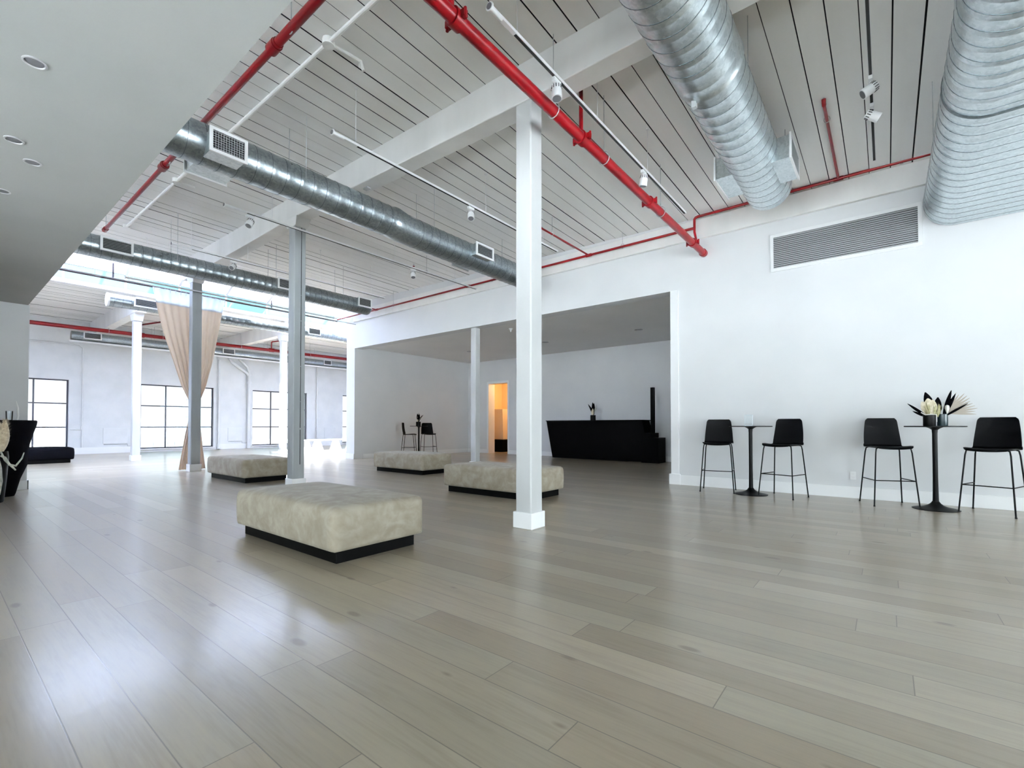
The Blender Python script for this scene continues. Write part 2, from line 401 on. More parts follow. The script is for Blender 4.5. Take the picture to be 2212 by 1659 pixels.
# window wall
WIN = [(.60, 3.30), (5.42, 8.04), (9.68, 12.34), (14.38, 16.6)]
ww = MB(); xs = -3.6
for a, b in WIN:
    ww.box(xs, a, YF, YF + .3, 0, 5.3); ww.box(a, b, YF, YF + .3, 0, .13); ww.box(a, b, YF, YF + .3, 2.74, 5.3); xs = b
ww.box(xs, 17.2, YF, YF + .3, 0, 5.3)
st(ww.build('wall_window', WALL2, smooth=False))
st(MB().box(-3.9, -3.6, 11.3, YF + .3, 0, 5.6).build('wall_far_left', WALL, smooth=False))
st(MB().box(17.0, 17.3, YP, YF + .3, 0, 5.6).build('wall_far_right', WALL, smooth=False))
st(MB().box(-3.6, 1.08, 11.15, 11.5, 0, 3.06).build('wall_left_end', WALL, smooth=False))
FILL_WIN = [(-6.6, -2.6), (-2.2, 1.8), (2.2, 6.2), (6.6, 10.8)]  # left windows and clerestory, added out of view to brighten ceiling and recess
wl = MB(); ys = -7
for a, b in FILL_WIN:
    wl.box(-3.9, -3.6, ys, a, 0, 5.4).box(-3.9, -3.6, a, b, 0, .12 if a < 6 else 2.1).box(-3.9, -3.6, a, b, 2.1, 3.38).box(-3.9, -3.6, a, b, 4.85, 5.4); ys = b
wl.box(-3.9, -3.6, ys, 11.3, 0, 5.4)
st(wl.build('wall_left', WALL, smooth=False))
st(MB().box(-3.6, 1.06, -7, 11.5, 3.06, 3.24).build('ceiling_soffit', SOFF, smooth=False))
st(MB().box(-3.6, 1.06, -7, 11.5, 3.24, 3.27).build('floor_bounce_top', TRIM, smooth=False))  # unseen white top added to bounce clerestory sun onto the ceiling
# rear wall behind the camera: two wide windows, and a third added for light
rw = MB(); xs = -3.9
for a, b, h in [(-3.2, .8, 2.8), (1.3, 4.6, 3.3), (5.0, 8.3, 3.3)]:
    rw.box(xs, a, -7.3, -7, 0, TOP); rw.box(a, b, -7.3, -7, 0, .15); rw.box(a, b, -7.3, -7, h, TOP); xs = b
rw.box(xs, XT, -7.3, -7, 0, TOP)
st(rw.build('wall_rear', WALL, smooth=False))
# baseboards
st(MB().box(XW - .022, XW, -7, YO0, 0, .17).box(XW - .022, XT, YO0, YO0 + .022, 0, .17).box(XW - .05, XW, YO0 - .16, YO0 + .03, 0, .19).build('baseboard_right', TRIM, smooth=False, bevel=.004))
st(MB().box(XW - .022, XW, YO1, YP, 0, .17).box(XT, XB, YO1 - .018, YO1, 0, .15).build('baseboard_recess_left', TRIM, smooth=False, bevel=.004))
st(MB().box(XB - .018, XB, YO0, 10.97, 0, .15).box(XB - .018, XB, 12.08, YO1, 0, .15).build('baseboard_recess_back', TRIM, smooth=False, bevel=.004))
st(MB().box(-3.6, 1.10, 11.128, 11.15, 0, .15).box(1.08, 1.102, 11.128, 11.52, 0, .15).build('baseboard_left', TRIM, smooth=False, bevel=.004))
bf = MB(); xs = -3.6
for a, b in WIN + [(17.2, 17.2)]:
    bf.box(xs, a - .12, YF - .04, YF, 0, .24); xs = b + .12
st(bf.build('baseboard_window', TRIM, smooth=False, bevel=.005))
# door casing of the lit room
dc = MB().box(XB - .02, XB, 10.97, 11.05, 0, 2.75).box(XB - .02, XB, 12.0, 12.08, 0, 2.75).box(XB - .02, XB, 11.05, 12.0, 2.67, 2.75)
st(dc.build('door_1', TRIM, smooth=False, bevel=.004))
# small warm room behind it

DR = MB().box(15.6, 15.7, 10.2, 13.1, 0, 2.95).box(XB + .35, 15.6, 10.1, 10.2, 0, 2.95).box(XB + .35, 15.6, 13.0, 13.1, 0, 2.95)
st(DR.build('wall_lit_room', WARMW, smooth=False))
st(MB().box(XB + .35, 15.7, 10.1, 13.1, 2.95, 3.05).build('ceiling_lit_room', SOFF, smooth=False))

# ceiling boards: separate boards with real gaps between them
def boards(y0, y1, x0, x1, zf, skip=None, w=.234, phase=.154):
    cb = MB(); k0 = math.ceil((y0 - phase) / w)
    y = phase + (k0 - 1) * w
    while y < y1:
        g = random.choice([.004, .006, .006, .008, .009, .012, .016]); a = max(y + g / 2, y0); b = min(y + w - g / 2, y1)
        if b - a > .01:
            segs = [(x0, x1)]
            if skip and a > skip[2] - .1 and b < skip[3] + .1: segs = [(x0, skip[0]), (skip[1], x1)]
            for u0, u1 in segs:
                if u1 - u0 < .02: continue
                dz = random.uniform(-.004, .004)
                cb.hexa([(u0, a, zf(u0, a) + dz), (u1, a, zf(u1, a) + dz), (u1, b, zf(u1, b) + dz), (u0, b, zf(u0, b) + dz)],
                        [(u0, a, zf(u0, a) + .03), (u1, a, zf(u1, a) + .03), (u1, b, zf(u1, b) + .03), (u0, b, zf(u0, b) + .03)])
        y += w
    return cb
def dark_edges(o):
    """the board edges inside the gaps are bare dark wood"""
    o.data.materials.append(GAP)
    for p in o.data.polygons:
        if p.normal.z > -.5: p.material_index = 1
ceil = st(boards(-7, 13.2, -3.6, 8.8, ceil_z).build('ceiling', CEIL, smooth=False))
dark_edges(ceil)
def slabz(a, b, c, d, off):
    return [(a, c, ceil_z(a, c) + off), (b, c, ceil_z(b, c) + off), (b, d, ceil_z(b, d) + off), (a, d, ceil_z(a, d) + off)]
bk = MB()
for a, b, c, d in [(-3.9, 8.9, -7.3, 13.2)]:
    bk.hexa(slabz(a, b, c, d, .035), slabz(a, b, c, d, .18))
st(bk.build('ceiling_deck', GAP, smooth=False))
ZF = 4.93
farc = boards(17.3, 23.5, -3.7, 17.2, lambda x, y: ZF)
dark_edges(st(farc.build('ceiling_far', CEIL, smooth=False)))
st(MB().box(-3.9, 17.3, 17.3, 23.7, ZF + .035, ZF + .08).build('ceiling_far_deck', GAP, smooth=False))

# skylight: curb, clear upstand, white far slope, near slope part frosted to shape the sun
SX0, SX1, SY0, SY1 = -3.0, 16.8, 13.2, 17.2; ZU = 5.45; ZR = 6.35; YR = 15.2
cb = MB().box(-3.9, SX0, SY0 - .1, SY1 + .1, 4.9, ZU).box(SX1, 17.3, SY0 - .1, SY1 + .1, 4.9, ZU)
cb.box(-3.9, 17.3, SY0, SY0 + .08, 4.93, ZU).box(-3.9, 17.3, SY1 - .02, SY1 + .12, 4.90, 5.0).box(8.8, 17.3, 13.1, SY0 + .08, 4.9, 5.0)
cb.box(-3.9, 17.3, 11.5, SY0, 5.3, 5.45)
wk = st(cb.build('window_5', TRIM, smooth=False))
fr = MB().box(SX0, SX1, SY1 - .04, SY1 + .04, 4.93, 5.0).box(SX0, SX1, SY1 - .04, SY1 + .04, ZU - .03, ZU + .03).box(SX0, SX1, YR - .05, YR + .05, ZR - .05, ZR + .04)
x = SX0
rafts = []
while x <= SX1 + .01:
    fr.box(x - .02, x + .02, SY1 - .03, SY1 + .03, 5.0, ZU)
    for ya, yb in ((SY0, YR), (SY1, YR)):
        za = ZU
        fr.hexa([(x - .035, ya, za - .07), (x + .035, ya, za - .07), (x + .035, yb, ZR - .09), (x - .035, yb, ZR - .09)],
                [(x - .035, ya, za + .02), (x + .035, ya, za + .02), (x + .035, yb, ZR + .01), (x - .035, yb, ZR + .01)])
    x += 1.32
fr.build('window_frame', WMET, wk, smooth=False)
MB().box(SX0, SX1, SY1 - .004, SY1 + .004, 5.0, ZU - .03).build('pane', GLASS, wk, smooth=False)
for xa, xb, mt, nm in ((SX0, 4.92, FROST, 'roof_panel'), (4.92, 8.88, TINT, 'pane'), (8.88, SX1, FROST, 'roof_panel')):  # unseen near slope, frosted except one strip to limit the sun patch
    MB().hexa([(xa, SY0, ZU), (xb, SY0, ZU), (xb, YR, ZR), (xa, YR, ZR)], [(xa, SY0, ZU + .01), (xb, SY0, ZU + .01), (xb, YR, ZR + .01), (xa, YR, ZR + .01)]).build(nm, mt, wk, smooth=False)
MB().hexa([(SX0, SY1, ZU), (SX1, SY1, ZU), (SX1, YR, ZR), (SX0, YR, ZR)], [(SX0, SY1, ZU + .02), (SX1, SY1, ZU + .02), (SX1, YR, ZR + .02), (SX0, YR, ZR + .02)]).build('roof_panel', FROST, wk, smooth=False)
ge = MB()
for x in (SX0 - .06, SX1):
    ge.hexa([(x, SY0, ZU - .02), (x + .06, SY0, ZU - .02), (x + .06, SY1, ZU - .02), (x, SY1, ZU - .02)], [(x, YR - .01, ZR), (x + .06, YR - .01, ZR), (x + .06, YR + .01, ZR), (x, YR + .01, ZR)])
ge.build('gable', TRIM, wk, smooth=False)
def window(n, x0, x1, y, z0, z1, cols, rows, mt=STEEL, wid=.045, reveal=.0):
    f = MB(); d = .05
    f.box(x0, x1, y, y + d, z0, z0 + wid).box(x0, x1, y, y + d, z1 - wid, z1).box(x0, x0 + wid, y, y + d, z0, z1).box(x1 - wid, x1, y, y + d, z0, z1)
    w = st(f.build('window_%d' % n, mt, smooth=False))
    b = MB()
    for i in range(1, cols):
        c = x0 + (x1 - x0) * i / cols; b.box(c - wid / 2, c + wid / 2, y, y + d, z0, z1)
    for i in range(1, rows):
        c = z0 + (z1 - z0) * i / rows; b.box(x0, x1, y + .004, y + d - .004, c - wid / 2, c + wid / 2)
    b.build('window_bars', mt, w, smooth=False)
    MB().box(x0 + .01, x1 - .01, y + d / 2 - .003, y + d / 2 + .003, z0 + .01, z1 - .01).build('pane', GLASS, w, smooth=False)
    return w
for i, (a, b) in enumerate(WIN):
    w = window(i + 1, a, b, YF + .10, .13, 2.74, 3, 3)
    MB().box(a - .05, b + .05, YF - .07, YF + .12, .09, .13).build('window_sill', TRIM, w, smooth=False, bevel=.004)
window(7, 1.3, 4.6, -7.2, .15, 3.3, 4, 4)
window(8, 5.0, 8.3, -7.2, .15, 3.3, 4, 4)
window(6, -3.2, .8, -7.2, .15, 2.8, 4, 3)

def window_y(n, x, y0, y1, z0, z1, cols, rows):  # for the windows added in the unseen left wall as fill daylight
    f = MB().box(x, x + .05, y0, y1, z0, z0 + .05).box(x, x + .05, y0, y1, z1 - .05, z1)
    for i in range(cols + 1):
        c = y0 + (y1 - y0) * i / cols; f.box(x, x + .05, c - .025, c + .025, z0, z1)
    for i in range(1, rows):
        c = z0 + (z1 - z0) * i / rows; f.box(x, x + .05, y0, y1, c - .02, c + .02)
    w = st(f.build('window_%d' % n, STEEL, smooth=False))
    MB().box(x + .02, x + .03, y0 + .01, y1 - .01, z0 + .01, z1 - .01).build('pane', GLASS, w, smooth=False)
for i, (a, b) in enumerate(FILL_WIN): a > 6 or window_y(9 + i, -3.8, a, b, .12, 2.1, 3, 2); window_y(13 + i, -3.8, a, b, 3.38, 4.85, 3, 1)
# ------------------------------------------------------------------ outside
st(MB().box(-40, 40, -60, -7.3, -.3, -.2).box(-40, -3.9, -7.3, 11.3, -.3, -.2).build('ground_bounce', mat('bounce_white', (.86, .865, .87), .9), smooth=False))  # bright ground added out of view to reflect sun up into the room
OUT1 = noisy(mat('pale_roof_gravel', (.3, .3, .3), .9), (.045, .046, .047), (.052, .053, .054), .6)
OUTB = mat('hazy_blue_facade', (.027, .035, .037), .8)
OUTG = mat('hazy_grey_facade', (.032, .035, .037), .8)
st(MB().box(-80, 160, 24, 260, -6.2, -6).build('ground_outside', OUT1, smooth=False))
def bld(x0, x1, y0, y1, z1, m, label, rows, cols):
    t = thing('building', label, 'building', ((x0 + x1) / 2, (y0 + y1) / 2, -6))
    MB().box(x0, x1, y0, y1, -6, z1).build('wall', m, t, smooth=False)
    dx = (x1 - x0) / cols; dz = (z1 + 4) / rows
    for i in range(cols):
        for j in range(rows):
            MB().box(x0 + dx * (i + .25), x0 + dx * (i + .75), y0 - .05, y0 + .05, -5 + dz * (j + .3), -5 + dz * (j + .75)).build('window', OUTB if m is OUTG else OUTG, t, smooth=False)
    MB().box(x0 + .02, x1 - .02, y0 + .02, y1 - .02, z1, z1 + .4).build('parapet', m, t, smooth=False)
bld(27, 30, 92, 104, 7.5, OUTB, 'slim pale blue tower seen hazily through the window behind the curtain', 8, 2)
bld(12.1, 14.2, 50, 56, 1.35, OUTG, 'low pale grey rooftop building beyond the window beside the curtain', 2, 4)
bld(9.5, 11, 70, 80, 2.6, OUTG, 'narrow hazy block seen through the window over the black ottoman', 5, 1)
bld(24.0, 26.6, 70, 78, 4.5, OUTB, 'hazy blue block at the right edge of the curtained window', 6, 2)

# ------------------------------------------------------------------ beams and columns
def beam(segs, x0, x1, zt, label, grp=None):
    """segs: (y, z of the underside)"""
    t = thing('ceiling_beam', label, 'beam', (x0, segs[0][0], segs[0][1]), grp)
    m = MB()
    for (ya, za), (yb, zb) in zip(segs[:-1], segs[1:]):
        m.hexa([(x0, ya, za), (x1, ya, za), (x1, yb, zb), (x0, yb, zb)], [(x0, ya, zt(ya)), (x1, ya, zt(ya)), (x1, yb, zt(yb)), (x0, yb, zt(yb))])
    m.build('timber', BEAM, t, smooth=False, bevel=.012)
    return t
cz = lambda x: (lambda y: ceil_z(x, y) + .01)
bm1 = beam([(-7, 4.36), (2.92, 4.41), (7.80, 4.56), (12.6, 4.53), (13.15, 4.53)], 3.83, 4.07, cz(3.9), 'long white painted ceiling beam crossing over the tall columns')
MB().box(3.93, 3.99, 5.80, 5.90, 4.478, 4.50).build('junction_plate', GREYM, bm1, smooth=False)
beam([(17.3, 4.43), (23.4, 4.43)], 3.86, 4.12, lambda y: ZF, 'white beam running from the pale blue column to the far window wall')
beam([(17.3, 4.43), (23.4, 4.43)], 8.24, 8.50, lambda y: ZF, 'white beam over the far column nearest the white bench')

def column(x, y, zt, h, label, cap=True, s=.10, base=True, crack=0, pm=COLP):
    t = thing('column', label, 'column', (x, y, 0))
    m = MB(); n = 14
    rows = []
    c = .012
    for i in range(n + 1):
        z = .16 + (h - .16) * i / n
        j = [random.uniform(-.0018, .0018) for _ in range(8)]
        P = [(-s, -s + c), (-s + c, -s), (s - c, -s), (s, -s + c), (s, s - c), (s - c, s), (-s + c, s), (-s, s - c)]
        rows.append([(x + a + j[q] * .5, y + b + j[(q + 3) % 8], z) for q, (a, b) in enumerate(P)])
    m.grid(rows, True); m.add(rows[0], [tuple(range(8))]); m.add(rows[-1], [tuple(range(8))])
    m.build('shaft', pm, t, smooth=False)
    if crack:
        k = MB(); z = .4
        while z < h - .3:
            z2 = z + random.uniform(.25, .6)
            k.box(x - s - .001, x - s + .002, y - .006 + random.uniform(-.004, .004), y + .002, z, z2) if crack == 1 else k.box(x + .016, x + .026, y - s - .0035, y - s + .002, z, z2)
            z = z2 + random.uniform(.0, .03)
        k.build('timber_crack', GAP, t, smooth=False)
    if base: MB().box(x - s - .02, x + s + .02, y - s - .02, y + s + .02, 0, .165).build('plinth', TRIM, t, smooth=False, bevel=.006)
    if cap:
        MB().hexa([(x - s - .01, y - s - .05, h - .02), (x + s + .01, y - s - .05, h - .02), (x + s + .01, y + s + .05, h - .02), (x - s - .01, y + s + .05, h - .02)],
                  [(x - s - .03, y - s - .12, zt), (x + s + .03, y - s - .12, zt), (x + s + .03, y + s + .12, zt), (x - s - .03, y + s + .12, zt)]).build('capital', BEAM, t, smooth=False, bevel=.008)
    return t
column(3.945, 2.92, 4.41, 4.41, 'tall white square column standing nearest, in front of the velvet ottoman', cap=False)
column(3.945, 7.84, 4.56, 4.44, 'shade-darkened white column with a long dark crack, behind the nearest ottoman', crack=2, pm=COL_SHADED)
column(3.94, 12.62, 4.53, 4.40, 'shade-darkened white column in front of the tied beige curtain', pm=COL_SHADED)
column(4.0, 17.75, 4.43, 4.24, 'pale far column left of the tied curtain, by the red pipe')
column(8.37, 17.62, 4.43, 4.24, 'far column beside the white bench near the window wall')
column(8.64, 8.07, 3.5, 3.5, 'slim white column under the header of the wide recess opening', cap=False, s=.085)

# ------------------------------------------------------------------ ducts
def ring_secs(x0, x1, yc, zc, hw, hh, r, pitch=.17, seam=.001, pts=None):
    """sections with a small standing seam every pitch"""
    out = [(x0, yc, zc, hw, hh, r)]; x = x0 + pitch * .5
    while x < x1 - .02:
        out += [(x - .008, yc, zc, hw, hh, r), (x - .003, yc, zc, hw + seam, hh + seam, r + seam), (x + .003, yc, zc, hw + seam, hh + seam, r + seam), (x + .008, yc, zc, hw, hh, r)]
        x += pitch
    out.append((x1, yc, zc, hw, hh, r)); return out
def seams(x0, x1, yc, zc, hw, hh, r, pitch, parent):
    """dark lock seams, thin proud bands"""
    m = MB(); x = x0 + pitch * .5
    while x < x1 - .02:
        m.loftx([(x - .003, yc, zc, hw + .003, hh + .003, r + .003), (x + .003, yc, zc, hw + .003, hh + .003, r + .003)]); x += pitch
    return m.build('lock_seams', GALVD, parent)
def grille(parent, x0, x1, y, z0, z1, sgn, yduct, grid_=False, name='grille_box'):
    """supply grille facing -y (sgn -1) or +y (sgn 1)"""
    w = .032; ya, yb = (y, y + .02) if sgn < 0 else (y - .02, y)
    lo, hi = min(yb, yduct) if sgn < 0 else yduct, yduct if sgn < 0 else y - .02
    bx = MB().box(x0 + .02, x1 - .02, (y + .02) if sgn < 0 else yduct, yduct if sgn < 0 else (y - .02), z0 + .02, z1 - .02).build(name, GALV, parent, smooth=False)
    MB().box(x0, x1, ya, yb, z0, z0 + w).box(x0, x1, ya, yb, z1 - w, z1).box(x0, x0 + w, ya, yb, z0 + w, z1 - w).box(x1 - w, x1, ya, yb, z0 + w, z1 - w).build('grille_frame', WMET, bx, smooth=False)
    yi = y + .019 if sgn < 0 else y - .019
    MB().box(x0 + w, x1 - w, yi - .001, yi + .001, z0 + w, z1 - w).build('grille_core', DARKIN, bx, smooth=False)
    m = MB(); nz = max(4, int((z1 - z0 - 2 * w) / .022)); dz = (z1 - z0 - 2 * w) / nz
    for i in range(nz):
        z = z0 + w + dz * (i + .5); m.box(x0 + w, x1 - w, min(y + .004 * -sgn, y + .012 * -sgn), max(y + .004 * -sgn, y + .012 * -sgn), z - .0022, z + .0022)
    if grid_:
        nx = int((x1 - x0 - 2 * w) / .024); dx = (x1 - x0 - 2 * w) / nx
        for i in range(1, nx):
            x = x0 + w + dx * i; m.box(x - .0026, x + .0026, min(y + .003 * -sgn, y + .011 * -sgn), max(y + .003 * -sgn, y + .011 * -sgn), z0 + w, z1 - w)
    m.build('louvres', ALU, bx, smooth=False)
def hangers(parent, xs, yc, zb, hw, zt_f):
    for x in xs:
        for sy in (-1, 1):
            MB().cyl((x, yc + sy * (hw + .002), zb), (x, yc + sy * (hw + .002), zt_f(x, yc) + .02), .004, 6).build('hanger', GREYM, parent)
# big round duct, upper centre
YA, ZA, RA = 1.23, 4.30, .285
dA = thing('round_duct', 'large spiral galvanised duct with square side outlets, hanging above the room centre', 'duct', (1.1, YA, ZA))
MB().loftx(ring_secs(-3.5, 4.30, YA, ZA, RA + .012, RA + .012, RA + .012) + [(4.36, YA, ZA, RA + .012, RA + .012, RA + .012), (4.37, YA, ZA, RA + .018, RA + .018, RA + .018), (4.39, YA, ZA, RA + .018, RA + .018, RA + .018), (4.42, YA, ZA, RA - .005, RA - .005, RA - .005)] + ring_secs(4.45, 7.20, YA, ZA, RA - .005, RA - .005, RA - .005)[1:], 48).build('duct_body', GALV, dA)
seams(-.5, 4.05, YA, ZA, RA + .012, RA + .012, RA + .012, .17, dA); seams(4.45, 7.2, YA, ZA, RA - .005, RA - .005, RA - .005, .17, dA)
MB().box(4.36, 4.40, YA + .1, YA + .14, ZA - RA - .045, ZA - RA + .02).build('clamp_bolt', GREYM, dA, smooth=False)
grille(dA, 6.10, 6.75, YA - .42, 4.10, 4.40, -1, YA - .15)
grille(dA, 6.10, 6.75, YA + .42, 4.10, 4.40, 1, YA + .15)
hangers(dA, (2.6, 4.6, 6.6), YA, ZA, RA, ceil_z)
# wide flat oval duct, upper right
YB, ZB, HB, WB_ = -1.04, 4.05, .35, .62
dB = thing('flat_oval_duct', 'wide flat oval galvanised duct running into the wall above the louvred vent', 'duct', (1.1, YB, ZB))
MB().loftx(ring_secs(-3.5, 8.44, YB, ZB, WB_, HB, .33), 56).build('duct_body', GALV, dB)
seams(-.5, 5.6, YB, ZB, WB_, HB, .33, .17, dB); seams(5.72, 8.4, YB, ZB, WB_, HB, .33, .17, dB)
MB().loftx([(5.62, YB, ZB, WB_ + .004, HB + .004, .334), (5.63, YB, ZB, WB_ + .008, HB + .008, .338), (5.66, YB, ZB, WB_ + .008, HB + .008, .338), (5.67, YB, ZB, WB_ + .004, HB + .004, .334)], 56).build('joint_band', GALVD, dB)
hangers(dB, (2.6, 4.6, 6.6), YB, ZB, WB_, ceil_z)
# middle duct
YC, ZC, RC = 5.78, 4.105, .215
dC = thing('round_duct', 'spiral galvanised duct passing behind the nearest column, square grid outlet at its left', 'duct', (1.06, YC, ZC))
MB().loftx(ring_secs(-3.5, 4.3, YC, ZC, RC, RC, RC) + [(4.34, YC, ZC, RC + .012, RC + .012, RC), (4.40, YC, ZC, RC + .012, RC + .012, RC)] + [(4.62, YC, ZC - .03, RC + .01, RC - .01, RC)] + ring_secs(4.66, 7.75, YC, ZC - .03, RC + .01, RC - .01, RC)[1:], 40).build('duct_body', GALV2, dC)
seams(1.06, 4.3, YC, ZC, RC, RC, RC, .17, dC); seams(4.7, 7.7, YC, ZC - .03, RC + .01, RC - .01, RC, .17, dC)
grille(dC, 1.80, 2.17, 5.42, 3.90, 4.16, -1, YC - .1, True)
grille(dC, 5.83, 6.28, 5.42, 3.97, 4.20, -1, YC - .1)
grille(dC, 1.78, 2.22, 6.14, 3.90, 4.16, 1, YC + .1)
grille(dC, 5.93, 6.36, 6.14, 3.95, 4.17, 1, YC + .1)
hangers(dC, (2.9, 5.0, 7.2), YC, ZC, RC, ceil_z)
# fourth duct
YD, ZD, RD = 10.45, 4.10, .19
dD = thing('round_duct', 'galvanised duct crossing behind the cracked column, ending in a rounded cap by the wall', 'duct', (1.06, YD, ZD))
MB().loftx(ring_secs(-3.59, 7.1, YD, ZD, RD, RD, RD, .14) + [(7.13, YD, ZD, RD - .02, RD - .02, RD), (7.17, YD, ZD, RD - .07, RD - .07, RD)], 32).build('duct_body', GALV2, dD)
seams(1.06, 7.0, YD, ZD, RD, RD, RD, .14, dD)
grille(dD, 1.79, 2.23, 10.16, 3.98, 4.22, -1, YD - .1)
grille(dD, 4.70, 5.06, 10.16, 4.01, 4.25, -1, YD - .1)
grille(dD, 6.66, 7.05, 10.16, 4.02, 4.26, -1, YD - .1)
hangers(dD, (2.9, 4.7, 6.3), YD, ZD, RD, ceil_z)
# duct under the skylight
YE, ZE, RE = 14.4, 4.05, .155
dE = thing('round_duct', 'galvanised duct under the skylight with its white end cap showing, behind the curtain', 'duct', (2.68, YE, ZE))
MB().loftx(ring_secs(2.70, 17.01, YE, ZE + .0, RE, RE, RE, .16), 32).build('duct_body', GALV2, dE)
MB().loftx([(2.66, YE, ZE, RE + .005, RE + .005, RE + .005), (2.70, YE, ZE, RE + .005, RE + .005, RE + .005)], 32).build('end_cap', WMET, dE)
seams(2.7, 9.0, YE, ZE, RE, RE, RE, .16, dE)
grille(dE, 3.13, 3.62, 14.16, 3.94, 4.16, -1, YE - .08)
grille(dE, 7.5, 7.92, 14.16, 3.94, 4.16, -1, YE - .08)
hangers(dE, (4.92, 7.56), YE, ZE, RE, lambda x, y: 5.93)
# duct along the window wall
YFd, ZFd, RF = 22.6, 4.26, .17
dF = thing('round_duct', 'duct along the far window wall just behind the red main pipe', 'duct', (3.2, YFd, ZFd))
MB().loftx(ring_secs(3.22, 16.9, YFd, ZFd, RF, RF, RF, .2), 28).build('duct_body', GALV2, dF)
MB().box(3.15, 16.9, YFd - .12, YFd - .06, ZFd - RF - .06, ZFd - RF + .01).build('support_rail', WMET, dF, smooth=False)
for a, b in ((3.52, 4.02), (8.02, 8.50), (12.68, 13.1)):
    grille(dF, a, b, 22.36, 4.17, 4.42, -1, YFd - .08)
hangers(dF, (5.6, 9.9, 12.2), YFd, ZFd, RF, lambda x, y: ZF)

# ------------------------------------------------------------------ pipes
def clevis(m, x, y, z, r, zt):
    m.cyl((x, y, z + r + .05), (x, y, zt), .0045, 6)
    a = [(x, y + math.cos(w) * (r + .012), z + .012 + math.sin(w) * (r + .022)) for w in [R(d) for d in range(-90, 271, 30)]]
    m.tube(a, .005, 5)
    return m
big = thing('red_main_pipe', 'thick red sprinkler main crossing in front of the nearest column to the right wall', 'pipe', (1.06, 2.46, 4.06))
MB().cyl((-3.5, 2.46, 4.06), (8.44, 2.46, 4.06), .053, 24).cyl((8.38, 2.46, 4.06), (8.455, 2.46, 4.06), .066, 24).build('pipe_body', RED, big)
for x in (2.42, 4.26, 6.05, 7.85):
    m = MB().cyl((x - .045, 2.46, 4.06), (x + .045, 2.46, 4.06), .069, 24)
    m.box(x - .02, x + .02, 2.36, 2.56, 4.035, 4.085).cyl((x, 2.365, 4.02), (x, 2.365, 4.10), .012, 8).cyl((x, 2.555, 4.02), (x, 2.555, 4.10), .012, 8)
    m.build('coupling', RED, big)
for x in (3.72, 4.75, 6.45):
    clevis(MB(), x, 2.46, 4.06, .053, ceil_z(x, 2.46)).build('hanger', GREYM, big)
MB().cyl((4.24, 2.46, 4.08), (4.24, 2.46, ceil_z(4.24, 2.46)), .021, 14).cyl((2.36, 2.46, 4.06), (2.36, 2.46, 4.30), .03, 14).build('riser', RED, big)

wp = thing('red_wall_pipe', 'thin red sprinkler pipe running along the top of the right wall', 'pipe', (8.3, 2.55, 4.46))
pts = [(8.27, -4.5, 4.655), (8.27, 2.50, 4.655), (8.27, 2.54, 4.645), (8.27, 2.56, 4.62), (8.27, 2.56, 4.46)]
MB().tube(pts, .022, 12).tube([(8.27, 2.56, 4.62), (8.27, 2.56, 4.40), (8.20, 2.50, 4.18), (8.15, 2.47, 4.08)], .020, 12).tube([(8.27, 2.56, 4.47), (8.27, 13.8, 4.47)], .022, 12).build('pipe_body', RED, wp)
for y in (.51, 4.63, 7.98, 11.7):
    z = 4.655 if y < 2 else 4.47
    m = MB().tube([(8.27, y, z), (6.6 if y > 2 else 6.25, y, z)], .017, 10)
    xe = 6.6 if y > 2 else 6.25
    m.tube([(xe + .02, y, z), (xe - .01, y, z + .01), (xe - .02, y, z + .05)], .022, 10)
    if y > 11: m = MB().tube([(8.27, y, z), (7.2, y, z)], .017, 10)
    b = m.build('branch', RED, wp)
    MB().cyl((xe - .02, y, z + .05), (xe - .02, y, z + .085), .010, 8).cyl((xe - .02, y, z + .085), (xe - .02, y, z + .09), .02, 10).build('sprinkler_head', CHROME, b)
    clevis(MB(), xe + .35, y, z, .017, ceil_z(xe + .35, y)).build('hanger', GREYM, wp)
    MB().cyl((8.27, y - .06, z), (8.27, y + .06, z), .031, 12).build('tee', RED, wp)
for y in (-.2, 1.05, 3.9, 7.2, 10.9):
    z = 4.655 if y < 2 else 4.47
    clevis(MB(), 8.27, y, z, .022, ceil_z(8.27, y)).build('hanger', GREYM, wp)

lp = thing('red_side_pipe', 'red sprinkler pipe along the soffit edge, passing above the galvanised duct', 'pipe', (2.0, -4, 4.6))
MB().tube([(2.0, -6, 4.6), (2.0, 4.45, 4.6)], .040, 16).tube([(2.0, 4.45, 4.6), (2.0, 7.7, 4.6)], .034, 16).tube([(2.0, 7.7, 4.6), (2.0, 11.0, 4.6)], .028, 14).build('pipe_body', RED, lp)
for y in (4.45, 7.7, 11.0):
    MB().cyl((2.0, y - .06, 4.6), (2.0, y + .06, 4.6), .055 if y < 11 else .04, 16).cyl((2.0, y - .09, 4.6), (2.0, y - .06, 4.6), .048 if y < 11 else .034, 16).build('coupling', RED, lp)
for y in (1.2, 4.12, 7.45, 10.95):
    clevis(MB(), 2.0, y, 4.6, .036, ceil_z(2, y)).build('hanger', GREYM, lp)

cd = thing('white_conduit', 'white painted conduit with junction boxes fixed under the ceiling boards', 'conduit', (2.45, 0, 4.8))
cy = lambda y: ceil_z(2.45, y) - .035
MB().tube([(2.45, y, cy(y)) for y in (-3, 1, 4, 6, 9, 11.7)], .022, 10).tube([(2.45, 4.28, cy(4.28)), (2.60, 4.25, cy(4.2)), (2.78, 4.22, cy(4.2) - .01), (2.80, 4.21, cy(4.2) - .10)], .016, 8).tube([(2.45, 8.76, cy(8.76)), (2.70, 8.76, cy(8.7))], .016, 8).build('tube', CEIL, cd)
for y in (4.28, 8.76, 11.7):
    MB().cyl((2.45, y, cy(y) - .03), (2.45, y, cy(y) + .035), .06, 12).build('junction_box', CEIL, cd)

